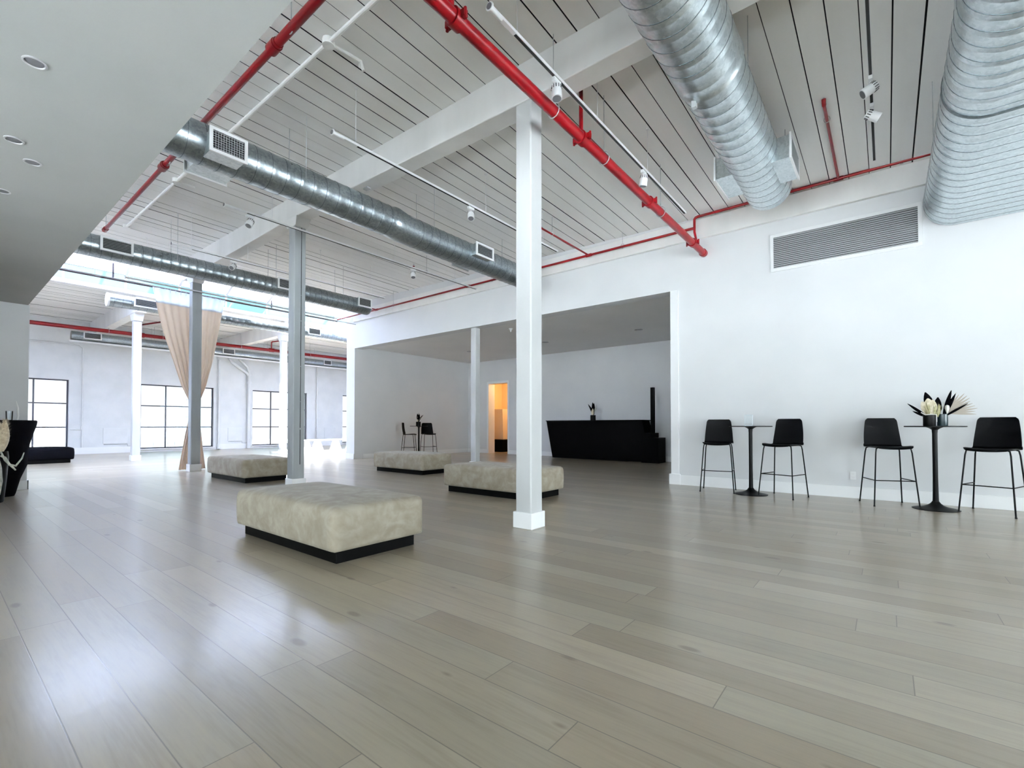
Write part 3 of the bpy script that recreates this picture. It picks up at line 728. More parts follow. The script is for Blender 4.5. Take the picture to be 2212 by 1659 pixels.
fp = thing('red_far_pipe', 'straight red main pipe crossing high before the far window wall', 'pipe', (-3, 21, 4.33))
MB().cyl((-3.5, 21, 4.28), (16.9, 21, 4.40), .066, 18).build('pipe_body', RED, fp)
for x, zz in ((4.85, 4.33), (9.45, 4.36)):
    MB().tube([(x, 21, zz), (x, 21, zz + .34), (x + .02, 20.97, zz + .37), (x + .45, 19.9, zz + .42)], .028, 10).build('branch', RED, fp)
    MB().cyl((x - .1, 21, zz), (x + .1, 21, zz), .085, 16).build('tee', RED, fp)
for x in (3.95, 5.5, 8.2, 11.2):
    clevis(MB(), x, 21, 4.33, .066, ZF).build('hanger', GREYM, fp)

BACKLIT_RED = mat('backlit_red_pipe_paint', (.035, .022, .032), .5)  # red pipe coloured dark to paint in its backlit look
sp = thing('skylight_pipe', 'backlit dark sprinkler pipe with short risers hanging under the skylight', 'pipe', (1.2, 13.8, 4.4))
MB().tube([(-1.5, 13.8, 4.40), (8.27, 13.8, 4.42)], .024, 10).cyl((2.66, 13.8, 4.40), (2.66, 13.8, 4.78), .018, 8).tube([(6.2, 13.8, 4.42), (6.2, 13.8, 4.66)], .016, 8).build('pipe_body', BACKLIT_RED, sp)
for x in (2.95, 4.9, 7.2):
    MB().cyl((x, 13.8, 4.42), (x, 13.8, 5.5), .005, 6).build('hanger', GREYM, sp)

# ------------------------------------------------------------------ lighting tracks
def spot(x, y, z, aim, label, grp):
    t = thing('track_spotlight', label, 'spotlight', (x, y, z), grp)
    MB().box(x - .055, x + .055, y - .017, y + .017, z - .045, z - .008).build('adapter', WMET, t, smooth=False, bevel=.003)
    a = Vector(aim).normalized(); c = Vector((x, y, z - .115)); e0 = c - a * .06; e1 = c + a * .075
    MB().cyl((x, y, z - .03), tuple(c), .009, 8).build('stem', WMET, t)
    hd = MB().tube([tuple(e0), tuple(e0 + a * .02), tuple(e1 - a * .004), tuple(e1)], [.036, .045, .049, .049], 20).build('lamp_head', WMET, t)
    MB().cyl(tuple(e1), tuple(e1 + a * .003), .039, 20).build('lens', DL, hd)
    n = MB()
    up = a.cross(Vector((0, 0, 1))).normalized() if abs(a.z) < .99 else Vector((1, 0, 0)); v = a.cross(up)
    for k in range(12):
        w = 2 * math.pi * k / 12; d = up * math.cos(w) + v * math.sin(w); p0 = e0 + a * .01 + d * .043; p1 = e0 + a * .045 + d * .0475
        n.tube([tuple(p0), tuple(p1)], .004, 5)
    n.build('cooling_slots', DARKIN, hd)
    return t
def track(x0, x1, y, z, rods, label, slot=True, zt=ceil_z):
    t = thing('lighting_track', label, 'track', (x0, y, z), 'lighting tracks hanging from the ceiling')
    b = MB().box(x0 + .12, x1, y - .018, y + .018, z - .008, z + .018).build('rail', WMET, t, smooth=False)
    MB().box(x0 + .30, x1 - .02, y - .012, y + .012, z - .0095, z - .0078).build('slot', DARKIN, b, smooth=False)
    MB().cyl((x0, y, z + .005), (x0 + .13, y, z + .005), .022, 16).cyl((x0 - .012, y, z + .005), (x0, y, z + .005), .034, 16).build('power_feed', WMET, t)
    MB().cyl((x0 - .016, y, z + .005), (x0 - .012, y, z + .005), .024, 14).build('feed_cap', DL, t)
    for x in rods:
        MB().cyl((x, y, z + .015), (x, y, zt(x, y)), .0032, 6).cyl((x, y, zt(x, y) - .012), (x, y, zt(x, y)), .02, 10).build('drop_rod', WMET, t)
    return t
G_SP = None
track(2.62, 7.0, 2.3, 4.20, (2.95, 4.3, 5.6), 'white lighting track beside the thick red main pipe')
spot(3.53, 2.3, 4.19, (-.1, -.1, -1), 'white track spotlight beside the top of the nearest column', G_SP)
spot(5.48, 2.3, 4.19, (.1, .2, -1), 'white track spotlight near the far end of the red main pipe', G_SP)
track(2.72, 7.15, 4.65, 4.22, (3.0, 5.2, 6.7), 'lighting track over the nearest ottoman, passing behind the nearest column')
spot(4.88, 4.65, 4.21, (-.3, -.3, -1), 'white spotlight hanging over the middle, left of the nearest column', G_SP)
track(2.64, 7.9, 7.35, 4.20, (3.3, 5.6, 7.2), 'thin lighting track passing in front of the cracked column')
spot(2.98, 7.35, 4.18, (-.5, -.3, -1), 'spotlight hanging just left of the cracked column top', G_SP)
spot(6.05, 7.35, 4.19, (-.2, -.3, -1), 'small spotlight just left of the short red branch pipe', G_SP)
track(2.66, 7.1, 9.7, 4.22, (2.95, 3.9, 5.4, 6.7), 'lighting track hanging just before the duct with the rounded end cap')
spot(3.64, 9.7, 4.20, (-.6, -.5, -.6), 'spotlight hanging above the duct near the curtain column', G_SP)
track(2.55, 7.3, 12.2, 4.10, (2.9, 3.3, 5.6, 6.8), 'thin lighting track silhouetted against the skylight')
track(2.7, 7.55, .085, 4.45, (3.2, 4.6, 7.0), 'white lighting track between the two big ducts')
spot(5.68, .085, 4.43, (-.2, .8, -.5), 'white spotlight aimed left between the two big ducts', G_SP)
spot(6.18, .085, 4.43, (.3, -.8, -.5), 'white spotlight aimed right between the two big ducts', G_SP)

# downlights
def downlight(x, y, z, r, label):
    t = thing('recessed_downlight', label, 'ceiling light', (x, y, z), 'recessed downlights')
    m = MB(); seg = 32; P = [[(x + rr * math.cos(2 * math.pi * k / seg), y + rr * math.sin(2 * math.pi * k / seg), z + dz) for k in range(seg)] for rr, dz in ((r, 0), (r, -.006), (r - .008, -.007), (r - .011, -.002), (r - .013, 0))]
    m.grid(P, True).build('trim_ring', SEALANT, t)
    MB().cyl((x, y, z - .0005), (x, y, z - .003), r - .013, 24).build('lens', DL, t)
for x, y, l in ((.356, 3.66, 'soffit downlight nearest the top of the picture'), (.369, 4.77, 'second soffit downlight counted from the picture top, by the left edge'), (.491, 5.07, 'third soffit downlight from the top, set slightly right of the second'), (.393, 5.89, 'lowest soffit downlight in the picture, cut by the left picture edge')):
    downlight(x, y, 3.06, .052, l)
for x, y, l in ((11.6, 5.03, 'recess downlight above the right end of the black bar'), (11.55, 7.94, 'recess downlight beside the nearest column top'), (11.46, 10.96, 'recess downlight in front of the lit doorway')):
    downlight(x, y, 3.56, .11, l)
sm = thing('smoke_detector', 'small white detector on the recess ceiling by the slim column', 'detector', (9.4, 7.54, 3.56))
MB().lathe(9.4, 7.54, [(.05, 3.56), (.05, 3.54), (.035, 3.525), (.02, 3.50), (.012, 3.47)][::-1], 20).build('housing', WMET, sm)

# ------------------------------------------------------------------ wall vent
v = thing('wall_vent', 'large white louvred return vent high on the right wall', 'vent', (XW, .51, 3.8))
y0, y1, z0, z1 = -.41, 1.43, 3.51, 4.11
MB().box(XW - .018, XW - .001, y0, y1, z0, z0 + .05).box(XW - .018, XW - .001, y0, y1, z1 - .05, z1).box(XW - .018, XW - .001, y0, y0 + .045, z0 + .05, z1 - .05).box(XW - .018, XW - .001, y1 - .045, y1, z0 + .05, z1 - .05).build('vent_frame', WMET, v, smooth=False, bevel=.003)
MB().box(XW - .004, XW - .001, y0 + .045, y1 - .045, z0 + .05, z1 - .05).build('vent_core', mat('vent_shadow_grey', (.05, .055, .06), .8), v, smooth=False)
m = MB(); n = 17
for i in range(n):
    z = z0 + .05 + (z1 - z0 - .1) * (i + .35) / n
    m.hexa([(XW - .016, y0 + .045, z - .004), (XW - .016, y1 - .045, z - .004), (XW - .005, y1 - .045, z + .005), (XW - .005, y0 + .045, z + .005)],
           [(XW - .016, y0 + .045, z), (XW - .016, y1 - .045, z), (XW - .005, y1 - .045, z + .008), (XW - .005, y0 + .045, z + .008)])
m.build('louvres', WMET, v, smooth=False)

# ------------------------------------------------------------------ ottomans
def cushion_mesh(L, Wd, z0, z1, seam=True):
    """rounded, slightly crowned upholstered block with vertical seams; local origin at floor centre"""
    nx, ny, nz = 22, 40, 9; hx, hy = Wd / 2, L / 2; r = .045
    def shape(p):
        x, y, z = p
        cx = max(-hx + r, min(hx - r, x)); cy = max(-hy + r, min(hy - r, y)); cz_ = max(z0 + .02, min(z1 - r, z))
        d = Vector((x - cx, y - cy, z - cz_))
        if d.length > 1e-6:
            rz = r if z > (z0 + z1) / 2 else .02
            k = d.normalized(); q = Vector((cx, cy, cz_)) + Vector((k.x * r, k.y * r, k.z * rz))
        else: q = Vector(p)
        if q.z > z1 - .02:
            u, w = q.x / hx, q.y / hy; q.z += .028 * max(0, 1 - u ** 4) * max(0, 1 - w ** 4)
        if seam:
            for sy in (-.33, .33):
                dd = abs(q.y - sy * L * 1.0)
                if dd < .012 and z < z1 - .01: q.x *= 1 - .006
        bl = .012 * math.sin(math.pi * max(0, min(1, (q.z - z0) / (z1 - z0))))
        q.x += bl * (1 if x > 0 else -1) * (abs(q.x) > hx - .01); q.y += bl * (1 if y > 0 else -1) * (abs(q.y) > hy - .01)
        return tuple(q)
    lin = lambda a, b, n: [a + (b - a) * i / n for i in range(n + 1)]
    X, Y, Z = lin(-hx, hx, nx), lin(-hy, hy, ny), lin(z0, z1, nz)
    m = MB()
    for z in (z0, z1): m.grid([[shape((x, y, z)) for y in Y] for x in X])
    for x in (-hx, hx): m.grid([[shape((x, y, z)) for y in Y] for z in Z])
    for y in (-hy, hy): m.grid([[shape((x, y, z)) for x in X] for z in Z])
    return m
def ottoman(label, matc, group):
    t = thing('ottoman', label, 'ottoman', (0, 0, 0), group)
    cushion_mesh(1.755, .87, .095, .43).build('cushion', matc, t, ang=60)
    MB().box(-.375, .375, -.81, .81, 0, .10).build('base', PLINTHM, t, smooth=False, bevel=.003)
    return t
GO = 'beige velvet ottomans on the wood floor'
o1 = ottoman('large beige velvet ottoman nearest the camera, standing alone', VELVET, GO); o1.location = (2.345, 4.09, 0)
dup(o1, (5.665, 4.72, 0), 0, 'beige velvet ottoman standing directly behind the nearest column', GO)
dup(o1, (7.03, 8.56, 0), 0, 'beige velvet ottoman near the recess stools, before the slim column', GO)
dup(o1, (4.06, 9.99, 0), 0, 'beige velvet ottoman left of the cracked column, in front of the curtain', GO)
ob = ottoman('long black velvet ottoman below the left far window', BLACKV, None); ob.location = (1.83, 18.65, 0); ob.rotation_euler = (0, 0, R(90))

# ------------------------------------------------------------------ bar stools (local: forward is +y)
def rest_shell():
    def path(s):   # s 0..1 up the back
        z = .795 + .362 * s; y = -.185 - .045 * s - .012 * math.sin(s * 3.1); w = .215 - .035 * s ** 1.5
        return y, z, w
    P = []
    for i in range(17):
        s = i / 16; y, z, w = path(s)
        rr = 1.0
        if s > .88: rr = 1 - .13 * ((s - .88) / .12) ** 2.2
        row = []
        for j in range(13):
            u = -1 + 2 * j / 12
            row.append((u * w * rr, y + .030 * u * u, z))
        P.append(row)
    return MB().slab(P, .009)
def seat_shell():
    prof = [(.225, .745, .175), (.215, .765, .195), (.17, .779, .212), (.08, .778, .222), (-.02, .770, .225), (-.10, .764, .225), (-.15, .765, .222), (-.175, .775, .218), (-.185, .795, .215)]
    P = [[(-1 * u * w, y + .028 * u * u * (1 if k == len(prof) - 1 else max(0, (k - 5) / 3)), z + .012 * u * u) for u in [-1 + 2 * j / 12 for j in range(13)]] for k, (y, z, w) in enumerate(prof)]
    return MB().slab(P, .009)
def make_stool(label, group):
    t = thing('bar_stool', label, 'bar stool', (0, 0, 0), group)
    seat_shell().build('seat', BLACK, t, ang=70); rest_shell().build('backrest', BLACK, t, ang=70)
    F = {}
    for sx in (-1, 1):
        for sy in (-1, 1):
            foot = Vector((sx * .245, sy * .235, .004)); top = Vector((sx * .195, sy * .165, .735))
            F[sx, sy] = lambda z, a=foot, b=top: a + (b - a) * (z / .735)
            pts = [tuple(foot), tuple(foot + (top - foot) * .95), (sx * .188, sy * .160, .752), (sx * .165, sy * .15, .762), (sx * .08, sy * .14, .762)]
            MB().tube(pts, .0085, 8).cyl(tuple(foot - Vector((0, 0, .004))), tuple(foot + Vector((0, 0, .012))), .011, 8).build('leg', BLACKM, t)
    a, b, c, d = F[-1, -1](.335), F[-1, 1](.335), F[1, 1](.335), F[1, -1](.335)
    MB().tube([tuple(a), tuple(b)], .0065, 7).tube([tuple(b), tuple(c)], .0065, 7).tube([tuple(c), tuple(d)], .0065, 7).build('footrest', BLACKM, t)
    MB().tube([(-.165, .15, .762), (-.165, -.15, .762)], .007, 6).tube([(.165, .15, .762), (.165, -.15, .762)], .007, 6).build('seat_frame', BLACKM, t)
    return t
GS = 'black bar stools'
s0 = make_stool('black bar stool left of the small high table with the white card', GS)
s0.location = (8.03, 2.14, 0); s0.rotation_euler = (0, 0, R(190 - 90))
dup(s0, (7.97, 1.21, 0), R(163.4 - 90), 'black bar stool right of the high table with the white card', GS)
dup(s0, (8.05, -.01, 0), R(201 - 90), 'black bar stool left of the high table with the flower arrangement', GS)
dup(s0, (8.015, -.99, 0), R(158.6 - 90), 'black bar stool at the right picture edge, beside the flower table', GS)
dup(s0, (10.02, 12.35, 0), R(-48 - 90), 'black bar stool in the recess seen from the side, left of its table', GS)
dup(s0, (10.93, 12.42, 0), R(246 - 90), 'black bar stool in the recess, right of its table', GS)

# ------------------------------------------------------------------ high tables (local)
def make_table(label, group):
    t = thing('bar_table', label, 'high table', (0, 0, 0), group)
    MB().lathe(0, 0, [(.29, 1.035), (.30, 1.038), (.30, 1.048), (.297, 1.05)], 48).build('tabletop', BLACKM, t)
    MB().lathe(0, 0, [(.032, .08), (.030, .14), (.026, .4), (.026, .95), (.030, 1.0), (.055, 1.02), (.085, 1.035)], 24).build('pedestal', BLACKM, t)
    MB().lathe(0, 0, [(.232, 0), (.235, .006), (.20, .016), (.13, .03), (.08, .05), (.05, .075), (.034, .10)], 40).build('base', BLACKM, t)
    return t
GT = 'round black pedestal high tables'
t1 = make_table('round black high table holding a small white card', GT); t1.location = (7.95, 1.64, 0)
dup(t1, (7.97, -.475, 0), 0, 'round black high table with the large dried flower arrangement', GT)
dup(t1, (10.52, 12.45, 0), 0, 'round black high table standing in the recess with dark flowers', GT)

ch = thing('card_holder', 'white card in a clear stand on the high table', 'card holder', (7.95, 1.66, 1.05))
MB().box(7.945, 7.948, 1.61, 1.715, 1.055, 1.215).build('card', PAPER, ch, smooth=False)
MB().box(7.940, 7.943, 1.605, 1.72, 1.05, 1.22).box(7.95, 7.953, 1.605, 1.72, 1.05, 1.22).box(7.90, 7.99, 1.605, 1.72, 1.05, 1.053).build('clear_stand', ACRY, ch, smooth=False)

# ------------------------------------------------------------------ flower arrangements
def leaf(m, base, direction, L, w, curl=.15, th=.002, nseg=8, side=None, tip=1.0):
    d = Vector(direction).normalized(); s = side or d.cross(Vector((0, 0, 1)))
    s = Vector(s); s = (s - d * s.dot(d)).normalized(); n = s.cross(d); P = []
    for i in range(nseg + 1):
        t = i / nseg; c = Vector(base) + d * L * t + n * curl * L * t * t
        ww = w * (math.sin(math.pi * min(1, t * .93 + .05)) ** .8) * tip
        P.append([tuple(c - s * ww + n * ww * .25), tuple(c), tuple(c + s * ww + n * ww * .25)])
    m.slab(P, th); return m
def fan(m, base, axis, side, L, n, spread, w):
    a = Vector(axis).normalized(); s = Vector(side).normalized()
    for k in range(n):
        w_ = -spread + 2 * spread * k / (n - 1); d = a * math.cos(w_) + s * math.sin(w_)
        leaf(m, base, d, L * (.9 + .1 * math.cos(w_ * 2)) * random.uniform(.9, 1.03), w, .03, .0015, 6, side=a.cross(s).cross(d) if False else (a * -math.sin(w_) + s * math.cos(w_)))
    return m
# on the right wall table: view direction mostly +x, so spread over y (left in the picture is +y)
fx, fy, fz = 7.97, -.475, 1.05
fl = thing('flower_arrangement', 'dried cream and black flower arrangement in black vases, before the right wall', 'flowers', (fx, fy, fz))
MB().lathe(fx - .02, fy + .05, [(.060, fz), (.062, fz + .005), (.062, fz + .145), (.055, fz + .147), (.052, fz + .10)], 28).build('vase', BLACKM, fl)
MB().lathe(fx + .01, fy - .075, [(.050, fz), (.052, fz + .005), (.052, fz + .147), (.046, fz + .149), (.044, fz + .10)], 28).build('vase', mat('dark_teal_glaze', (.012, .030, .036), .3), fl)
L_ = lambda name, mt, m: m.build(name, mt, fl, ang=60)
cz0 = fz + .13
m = MB()
fan(m, (fx, fy - .10, cz0 + .03), (0, -.80, .50), (0, .50, .80), .30, 11, .62, .012)
L_('fan_palm', PALE, m)
m = MB()
for (dy, dz, l, w) in ((.28, .55, .20, .05), (.12, .8, .22, .06), (-.05, .7, .20, .05), (.2, .9, .2, .05)):
    leaf(m, (fx - .03, fy + .03, cz0), (-.12, dy, dz), l, w, .1, .002, 8, side=(0, dz, -dy))
L_('cream_petals', CREAM, m)
m = MB()
for k in range(26):
    a = random.uniform(-.8, .8); leaf(m, (fx - .02, fy + random.uniform(-.05, .06), cz0 - .02), (random.uniform(-.5, .2), a, 1.0), random.uniform(.13, .21), .014, .2, .0015, 5)
L_('yellow_foliage', noisy(mat('olive_yellow_foliage', (.4, .37, .2), .8), (.33, .30, .14), (.60, .56, .36), 20), m)
m = MB()
for (oy, dy, dz, l, w) in ((.06, .85, .75, .27, .016), (.07, .8, .45, .16, .014), (.0, .25, .95, .33, .050), (-.02, -.05, .9, .25, .042), (-.08, -.22, .95, .34, .022), (-.08, -.36, .9, .31, .020), (-.08, -.85, .62, .28, .013), (.02, .10, .8, .18, .03)):
    leaf(m, (fx - .015, fy + oy, cz0 - .02), (random.uniform(-.1, .05), dy, dz), l, w, random.uniform(-.1, .1), .003, 8, side=(0, dz, -dy))
L_('black_leaves', BLACKV, m)
m = MB()
m.tube([(fx - .07, fy + .13, cz0 + .04), (fx - .08, fy + .09, cz0 + .01), (fx - .085, fy + .03, cz0 + .015), (fx - .085, fy - .015, cz0 + .01), (fx - .085, fy - .015, cz0 - .08)], .006, 7)
m.lathe(fx - .05, fy - .115, [(.005, cz0 + .02), (.012, cz0 + .05), (.024, cz0 + .09), (.02, cz0 + .12), (.004, cz0 + .13)], 12)
L_('white_stem', mat('white_orchid_stem', (.85, .83, .78), .5), m)

def dark_bunch(x, y, z, label, vr, vh, hgt, spread, seed):
    random.seed(seed)
    t = thing('flower_arrangement', label, 'flowers', (x, y, z))
    MB().lathe(x, y, [(vr, z), (vr, z + vh), (vr * .9, z + vh + .002), (vr * .85, z + vh * .7)], 24).build('vase', BLACKM, t)
    m = MB()
    for k in range(11):
        a = random.uniform(-1, 1) * spread; b = random.uniform(-.4, .4) * spread
        leaf(m, (x, y, z + vh * .8), (b, a, 1), hgt * random.uniform(.7, 1), hgt * .13, random.uniform(-.3, .3), .003, 7)
    m.build('black_leaves', BLACKV, t, ang=60)
    m = MB()
    for k in range(5):
        a = random.uniform(-.8, .3) * spread
        leaf(m, (x - .03, y, z + vh * .9), (-.2, a, 1), hgt * random.uniform(.35, .6), hgt * .10, .2, .002, 7)
    m.build('cream_petals', CREAM, t, ang=60)
    m = MB()
    for k in range(4): m.tube([(x, y, z + vh), (x, y - spread * hgt * random.uniform(.5, 1.1), z + vh + hgt * random.uniform(.5, .8))], .004, 5)
    m.build('twigs', BRANCH, t)
dark_bunch(10.50, 12.45, 1.05, 'dark leafy arrangement on the recess high table', .08, .14, .34, .45, 11)

# ------------------------------------------------------------------ black bar counter
br = thing('bar_counter', 'long black bar counter with slanted end and stepped right side', 'bar counter', (13.1, 7, 0))
x0, x1 = 12.80, 13.35
MB().hexa([(x0 + .05, 8.56, .02), (x0 + .05, 5.20, .02), (x1, 5.20, .02), (x1, 8.56, .02)], [(x0, 8.76, 1.20), (x0, 5.46, 1.20), (x1, 5.46, 1.20), (x1, 8.76, 1.20)]).build('front_panel', BLACKB, br, smooth=False, bevel=.004)
MB().box(x0 - .015, x1 + .05, 5.44, 8.78, 1.20, 1.225).build('countertop', BLACKB, br, smooth=False, bevel=.003)
MB().box(x0 + .02, x1, 5.185, 5.50, 0, .848).build('step_block', BLACKB, br, smooth=False, bevel=.003)
MB().box(x0, x1, 4.985, 5.25, 0, .715).build('end_block', BLACKB, br, smooth=False, bevel=.003)
MB().box(x0 + .08, x0 + .12, 8.47, 8.51, 0, .03).box(x1 - .1, x1 - .06, 8.47, 8.51, 0, .03).build('foot', CHROME, br, smooth=False)
MB().box(x0 + .16, x0 + .26, 5.175, 5.275, .84, 2.15).build('post', BLACKB, br, smooth=False, bevel=.003)
dark_bunch(12.98, 7.13, 1.225, 'dark flower arrangement standing on the black bar counter', .085, .16, .42, .28, 5)
random.seed(21)

# ------------------------------------------------------------------ warm room contents
pd = thing('pedestal', 'beige tapered pedestal glimpsed through the warm lit doorway', 'pedestal', (14.9, 12.62, .5))
MB().hexa([(14.6, 12.10, .50), (15.1, 12.10, .50), (15.1, 12.85, .50), (14.6, 12.85, .50)], [(14.7, 12.22, 1.74), (15.0, 12.22, 1.74), (15.0, 12.72, 1.74), (14.7, 12.72, 1.74)]).build('body', PEDM, pd, smooth=False, bevel=.01)
pb = thing('ottoman', 'black box ottoman under the tapered pedestal in the lit doorway', 'ottoman', (14.9, 12.4, 0))
MB().box(14.45, 15.2, 12.02, 12.95, .09, .50).build('cushion', BLACKV, pb, smooth=False, bevel=.03)
MB().box(14.5, 15.15, 12.08, 12.90, 0, .09).build('base', BLACKB, pb, smooth=False)
pb2 = thing('ottoman', 'second black box ottoman at the right of the lit doorway', 'ottoman', (15.2, 11.6, 0))
MB().box(15.05, 15.5, 11.35, 12.0, .12, .54).build('cushion', BLACKV, pb2, smooth=False, bevel=.03)
MB().box(15.10, 15.45, 11.40, 11.95, 0, .12).build('base', BLACKB, pb2, smooth=False)
lt = thing('ceiling_lamp', 'warm ceiling lamp in the small lit room', 'lamp', (14.8, 11.4, 2.95))
MB().lathe(14.8, 11.4, [(.14, 2.88), (.16, 2.90), (.16, 2.95)], 24).build('shade', BULB, lt)
ld = bpy.data.lights.new('warm_lamp', 'POINT'); ld.energy = 40; ld.color = (1, .60, .25); ld.shadow_soft_size = .12
lo = bpy.data.objects.new('warm_lamp', ld); COL.objects.link(lo); lo.location = (14.8, 11.4, 2.78)

# ------------------------------------------------------------------ curtain
ct = thing('curtain', 'tall beige curtain gathered and tied at the middle behind the third column', 'curtain', (3.95, 12.97, 0))
def cw(z):
    K = [(0.02, 3.74, 4.30), (.4, 3.80, 4.25), (.9, 3.88, 4.19), (1.35, 3.97, 4.13), (1.5, 3.985, 4.115), (1.7, 3.92, 4.17), (2.0, 3.78, 4.28), (2.6, 3.60, 4.42), (3.2, 3.41, 4.52), (3.7, 3.29, 4.60), (4.02, 3.23, 4.66), (4.2, 3.19, 4.70)]
    for (a, l0, r0), (b, l1, r1) in zip(K[:-1], K[1:]):
        if z <= b: t = (z - a) / (b - a); return l0 + (l1 - l0) * t, r0 + (r1 - r0) * t
    return K[-1][1:]
def cloth(z0, z1, n, amp=1.0, nu=120, y0=12.97):
    P = []
    for i in range(n + 1):
        z = z0 + (z1 - z0) * i / n; l, r = cw(z); wd = r - l; row = []
        for j in range(nu + 1):
            u = j / nu; a = min(.045, .010 + .03 * (1 - wd / 1.5)) * amp
            row.append((l + wd * u, y0 + a * math.sin(u * 2 * math.pi * 9 + .6 * math.sin(u * 7)) + .02 * math.sin(u * 9 + z), z))
        P.append(row)
    return MB().slab(P, .003)
cloth(.015, 3.90, 60).build('cloth', CURT, ct, ang=80)
cloth(3.86, 4.20, 8, 1.15, y0=12.965).build('sheer_heading', HEAD, ct, ang=80)
m = MB()
for k in range(15):
    x = 3.22 + 1.46 * k / 14; m.tube([(x, 12.97, 4.13), (x, 12.96, 4.22)], .006, 6)
m.build('gather_hooks', GREYM, ct)
MB().tube([(3.98 + .07 * 1 + .08 * math.cos(w), 12.97 + .05 * math.sin(w), 1.47) for w in [R(d) for d in range(0, 361, 30)]], .014, 8).build('tie_band', CURT, ct)
MB().cyl((1.5, 12.96, 4.225), (8.4, 12.96, 4.225), .011, 8).build('curtain_rail', GREYM, ct)
for x in (2.2, 5.4, 7.9): MB().cyl((x, 12.96, 4.23), (x, 12.96, ceil_z(x, 12.96)), .004, 6).build('rail_hanger', GREYM, ct)

# ------------------------------------------------------------------ white bench by the far windows
bn = thing('bench', 'white bench on three cone shaped supports near the far windows', 'bench', (11, 19, 0))
MB().box(9.75, 12.6, 18.8, 19.2, .43, .475).build('seat_plank', TRIM, bn, smooth=False, bevel=.006)
for x in (9.98, 10.49, 11.34, 12.1):
    MB().hexa([(x - .21, 18.85, 0), (x + .21, 18.85, 0), (x + .21, 19.15, 0), (x - .21, 19.15, 0)], [(x - .09, 18.92, .43), (x + .09, 18.92, .43), (x + .09, 19.08, .43), (x - .09, 19.08, .43)]).build('support', TRIM, bn)

# ------------------------------------------------------------------ far wall pipes and panels
wy = YF - .05
vp = thing('wall_conduit', 'thin white pipe running down the far wall right of the first window', 'pipe', (3.67, wy, 0))
MB().tube([(-3.4, wy, 4.05), (3.55, wy, 4.05), (3.66, wy, 3.95), (3.67, wy, .25)], .022, 10).tube([(3.67, wy, .92), (3.35, wy, .92)], .016, 8).build('tube', WALL2, vp)
MB().box(3.64, 3.70, wy - .02, wy + .03, .92, 1.04).build('valve', WALL2, vp, smooth=False)
vp2 = thing('wall_conduit', 'white vertical pipe just right of the curtained window', 'pipe', (8.22, wy, 0))
MB().cyl((8.22, wy - .04, .02), (8.22, wy - .04, 4.0), .045, 14).cyl((8.22, wy - .04, .85), (8.22, wy - .04, .98), .062, 14).build('tube', WALL2, vp2)
MB().cyl((8.22, wy - .04, .02), (8.22, wy - .04, .10), .075, 14).build('floor_flange', WALL2, vp2)
vp3 = thing('drain_pipe', 'thick white bent drain pipe on the far wall beside the third window', 'pipe', (9.5, wy, 0))
MB().tube([(8.62, wy - .08, 4.4), (8.62, wy - .08, 4.12), (8.74, wy - .08, 3.95), (9.38, wy - .08, 3.50), (9.47, wy - .08, 3.34), (9.47, wy - .08, .02)], .075, 16).tube([(9.05, wy - .08, 4.3), (9.05, wy - .08, 4.1), (9.40, wy - .08, 3.78), (9.46, wy - .08, 3.6), (9.46, wy - .08, 3.3)], .06, 14).build('tube', WALL2, vp3)
MB().cyl((9.47, wy - .08, 3.0), (9.47, wy - .08, 3.12), .095, 16).cyl((9.47, wy - .08, 3.36), (9.47, wy - .08, 3.48), .092, 16).build('collar', WALL2, vp3)
vp4 = thing('wall_conduit', 'white vertical pipe on the far wall above the white bench', 'pipe', (12.85, wy, 0))
MB().cyl((12.85, wy - .02, .1), (12.85, wy - .02, 4.2), .035, 12).cyl((12.85, wy - .02, .86), (12.85, wy - .02, .98), .055, 12).build('tube', WALL2, vp4)
for x0, x1, l in ((4.28, 5.02, 'square white access panel low on the far wall left of the pale column'), (8.62, 9.22, 'square white access panel low on the far wall near the drain pipe'), (13.3, 13.95, 'square white access panel low on the far wall behind the bench')):
    p = thing('access_panel', l, 'wall panel', (x0, YF, .4))
    MB().box(x0, x1, YF - .025, YF - .001, .36, .97).build('panel', WALL2, p, smooth=False, bevel=.008)
    MB().tube([(x0 + .02, YF - .03, .335), (x1, YF - .03, .335), (x1, YF - .03, .26), (x1 + .22, YF - .03, .26)], .010, 8).build('conduit', GREYM, p)

# ------------------------------------------------------------------ outlet on the right wall
ol = thing('wall_outlet', 'white power outlet low on the right wall left of the third stool', 'outlet', (XW, .39, .33))
MB().box(XW - .008, XW - .001, .355, .425, .27, .385).build('cover_plate', TRIM, ol, smooth=False, bevel=.002)
MB().box(XW - .0095, XW - .008, .372, .408, .335, .37).box(XW - .0095, XW - .008, .372, .408, .285, .32).build('socket', WMET, ol, smooth=False)

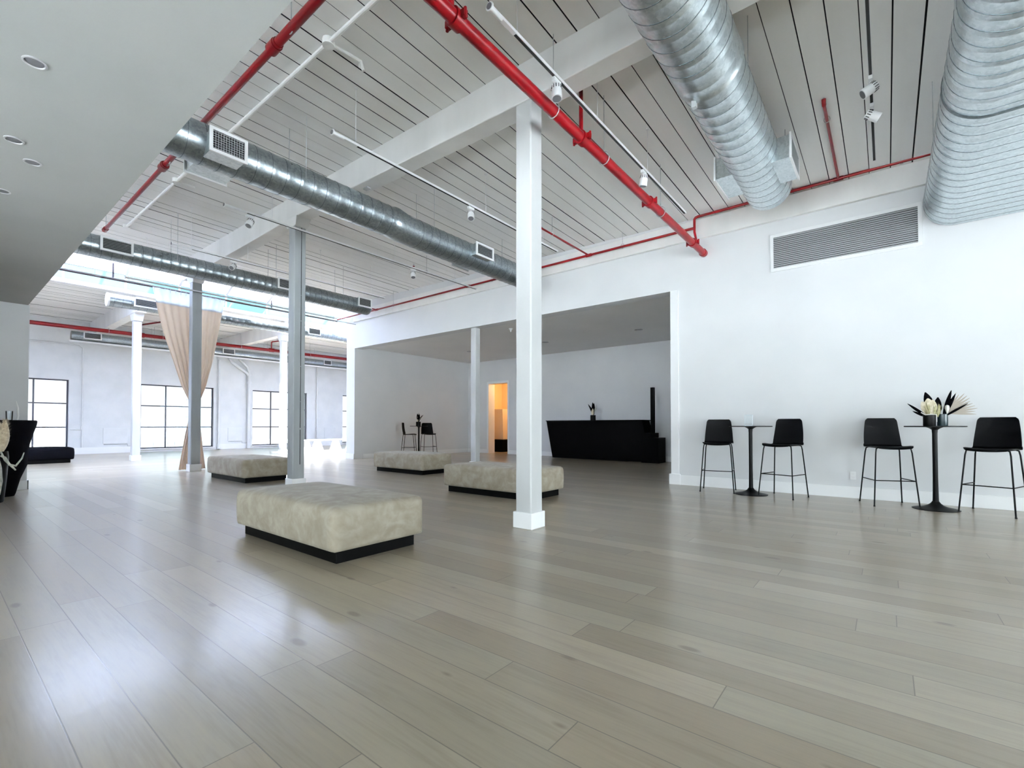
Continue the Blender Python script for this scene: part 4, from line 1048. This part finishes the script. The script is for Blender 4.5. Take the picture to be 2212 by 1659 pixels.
# ------------------------------------------------------------------ left edge: black planter, pampas, dried branches
pl = thing('planter', 'tall black flared planter at the left picture edge before the wall end', 'planter', (.74, 10.3, 0))
MB().lathe(.74, 10.3, [(.13, 0), (.145, .04), (.19, .25), (.262, .46), (.268, .62), (.285, .78), (.325, .95), (.355, 1.06), (.362, 1.12), (.35, 1.135), (.33, 1.13), (.30, 1.05)], 40).build('pot', BLACKV, pl)
m = MB()
m.tube([(.86, 10.2, 1.05), (.885, 10.2, 1.20), (.88, 10.2, 1.33), (.86, 10.2, 1.42)], [.014, .013, .012, .006], 8)
m.build('white_stem', PAPER, pl)
gv = thing('drinking_glass', 'small clear glass standing on the black planter rim', 'glass', (.79, 10.15, 1.13))
MB().lathe(.79, 10.15, [(.03, 1.135), (.035, 1.14), (.04, 1.27), (.038, 1.27), (.033, 1.145)], 20).build('tumbler', ACRY, gv)
pv = thing('pampas_vase', 'black vase holding beige pampas plumes and pale hanging branches', 'vase', (.60, 9.55, 0))
MB().lathe(.60, 9.55, [(.10, 0), (.11, .02), (.135, .35), (.15, .62), (.14, .70), (.13, .69)], 28).build('pot', BLACKM, pv)
random.seed(3)
def plume(m, base, d, L, r, n=900):
    d = Vector(d).normalized(); a = d.cross(Vector((0, 1, 0))).normalized(); b = d.cross(a)
    rs = [r * math.sin(math.pi * min(1, (i / 12) * .9 + .08)) for i in range(13)]
    m.tube([tuple(Vector(base) + d * L * i / 12) for i in range(13)], [max(.004, q * .75) for q in rs], 12)
    for k in range(n):
        t = random.random(); w = random.uniform(0, 6.283); rr = rs[int(t * 12)]; o = a * math.cos(w) + b * math.sin(w)
        p = Vector(base) + d * L * t + o * rr * .6; q = p + (o * .65 + d * .9).normalized() * random.uniform(.03, .06) + Vector((0, 0, -.012))
        s = d.cross(o) * .0022; o_ = len(m.v); m.v += [tuple(p - s), tuple(p + s), tuple(q)]; m.f.append((o_, o_ + 1, o_ + 2))
for nme, bs, d, L, r in (('plume', (.60, 9.55, .66), (-.05, -.1, 1), .62, .13), ('plume', (.63, 9.50, .62), (.14, -.1, 1), .52, .105), ('plume', (.54, 9.5, .60), (-.35, -.15, 1), .55, .11)):
    m = MB(); plume(m, bs, d, L, r); o = m.build(nme, PAMPAS, pv, smooth=False); 
m = MB()
m.tube([(.62, 9.45, .66), (.70, 9.40, .62), (.74, 9.38, .52), (.80, 9.38, .50), (.86, 9.40, .60), (.88, 9.40, .68)], [.012, .014, .016, .014, .010, .006], 8)
m.tube([(.66, 9.42, .70), (.70, 9.40, .58), (.76, 9.38, .50), (.80, 9.38, .44)], [.01, .012, .014, .008], 8)
m.tube([(.64, 9.41, .62), (.655, 9.38, .48), (.66, 9.36, .30), (.65, 9.36, .12)], [.010, .016, .022, .010], 10)
m.build('dried_branch', BRANCH, pv)
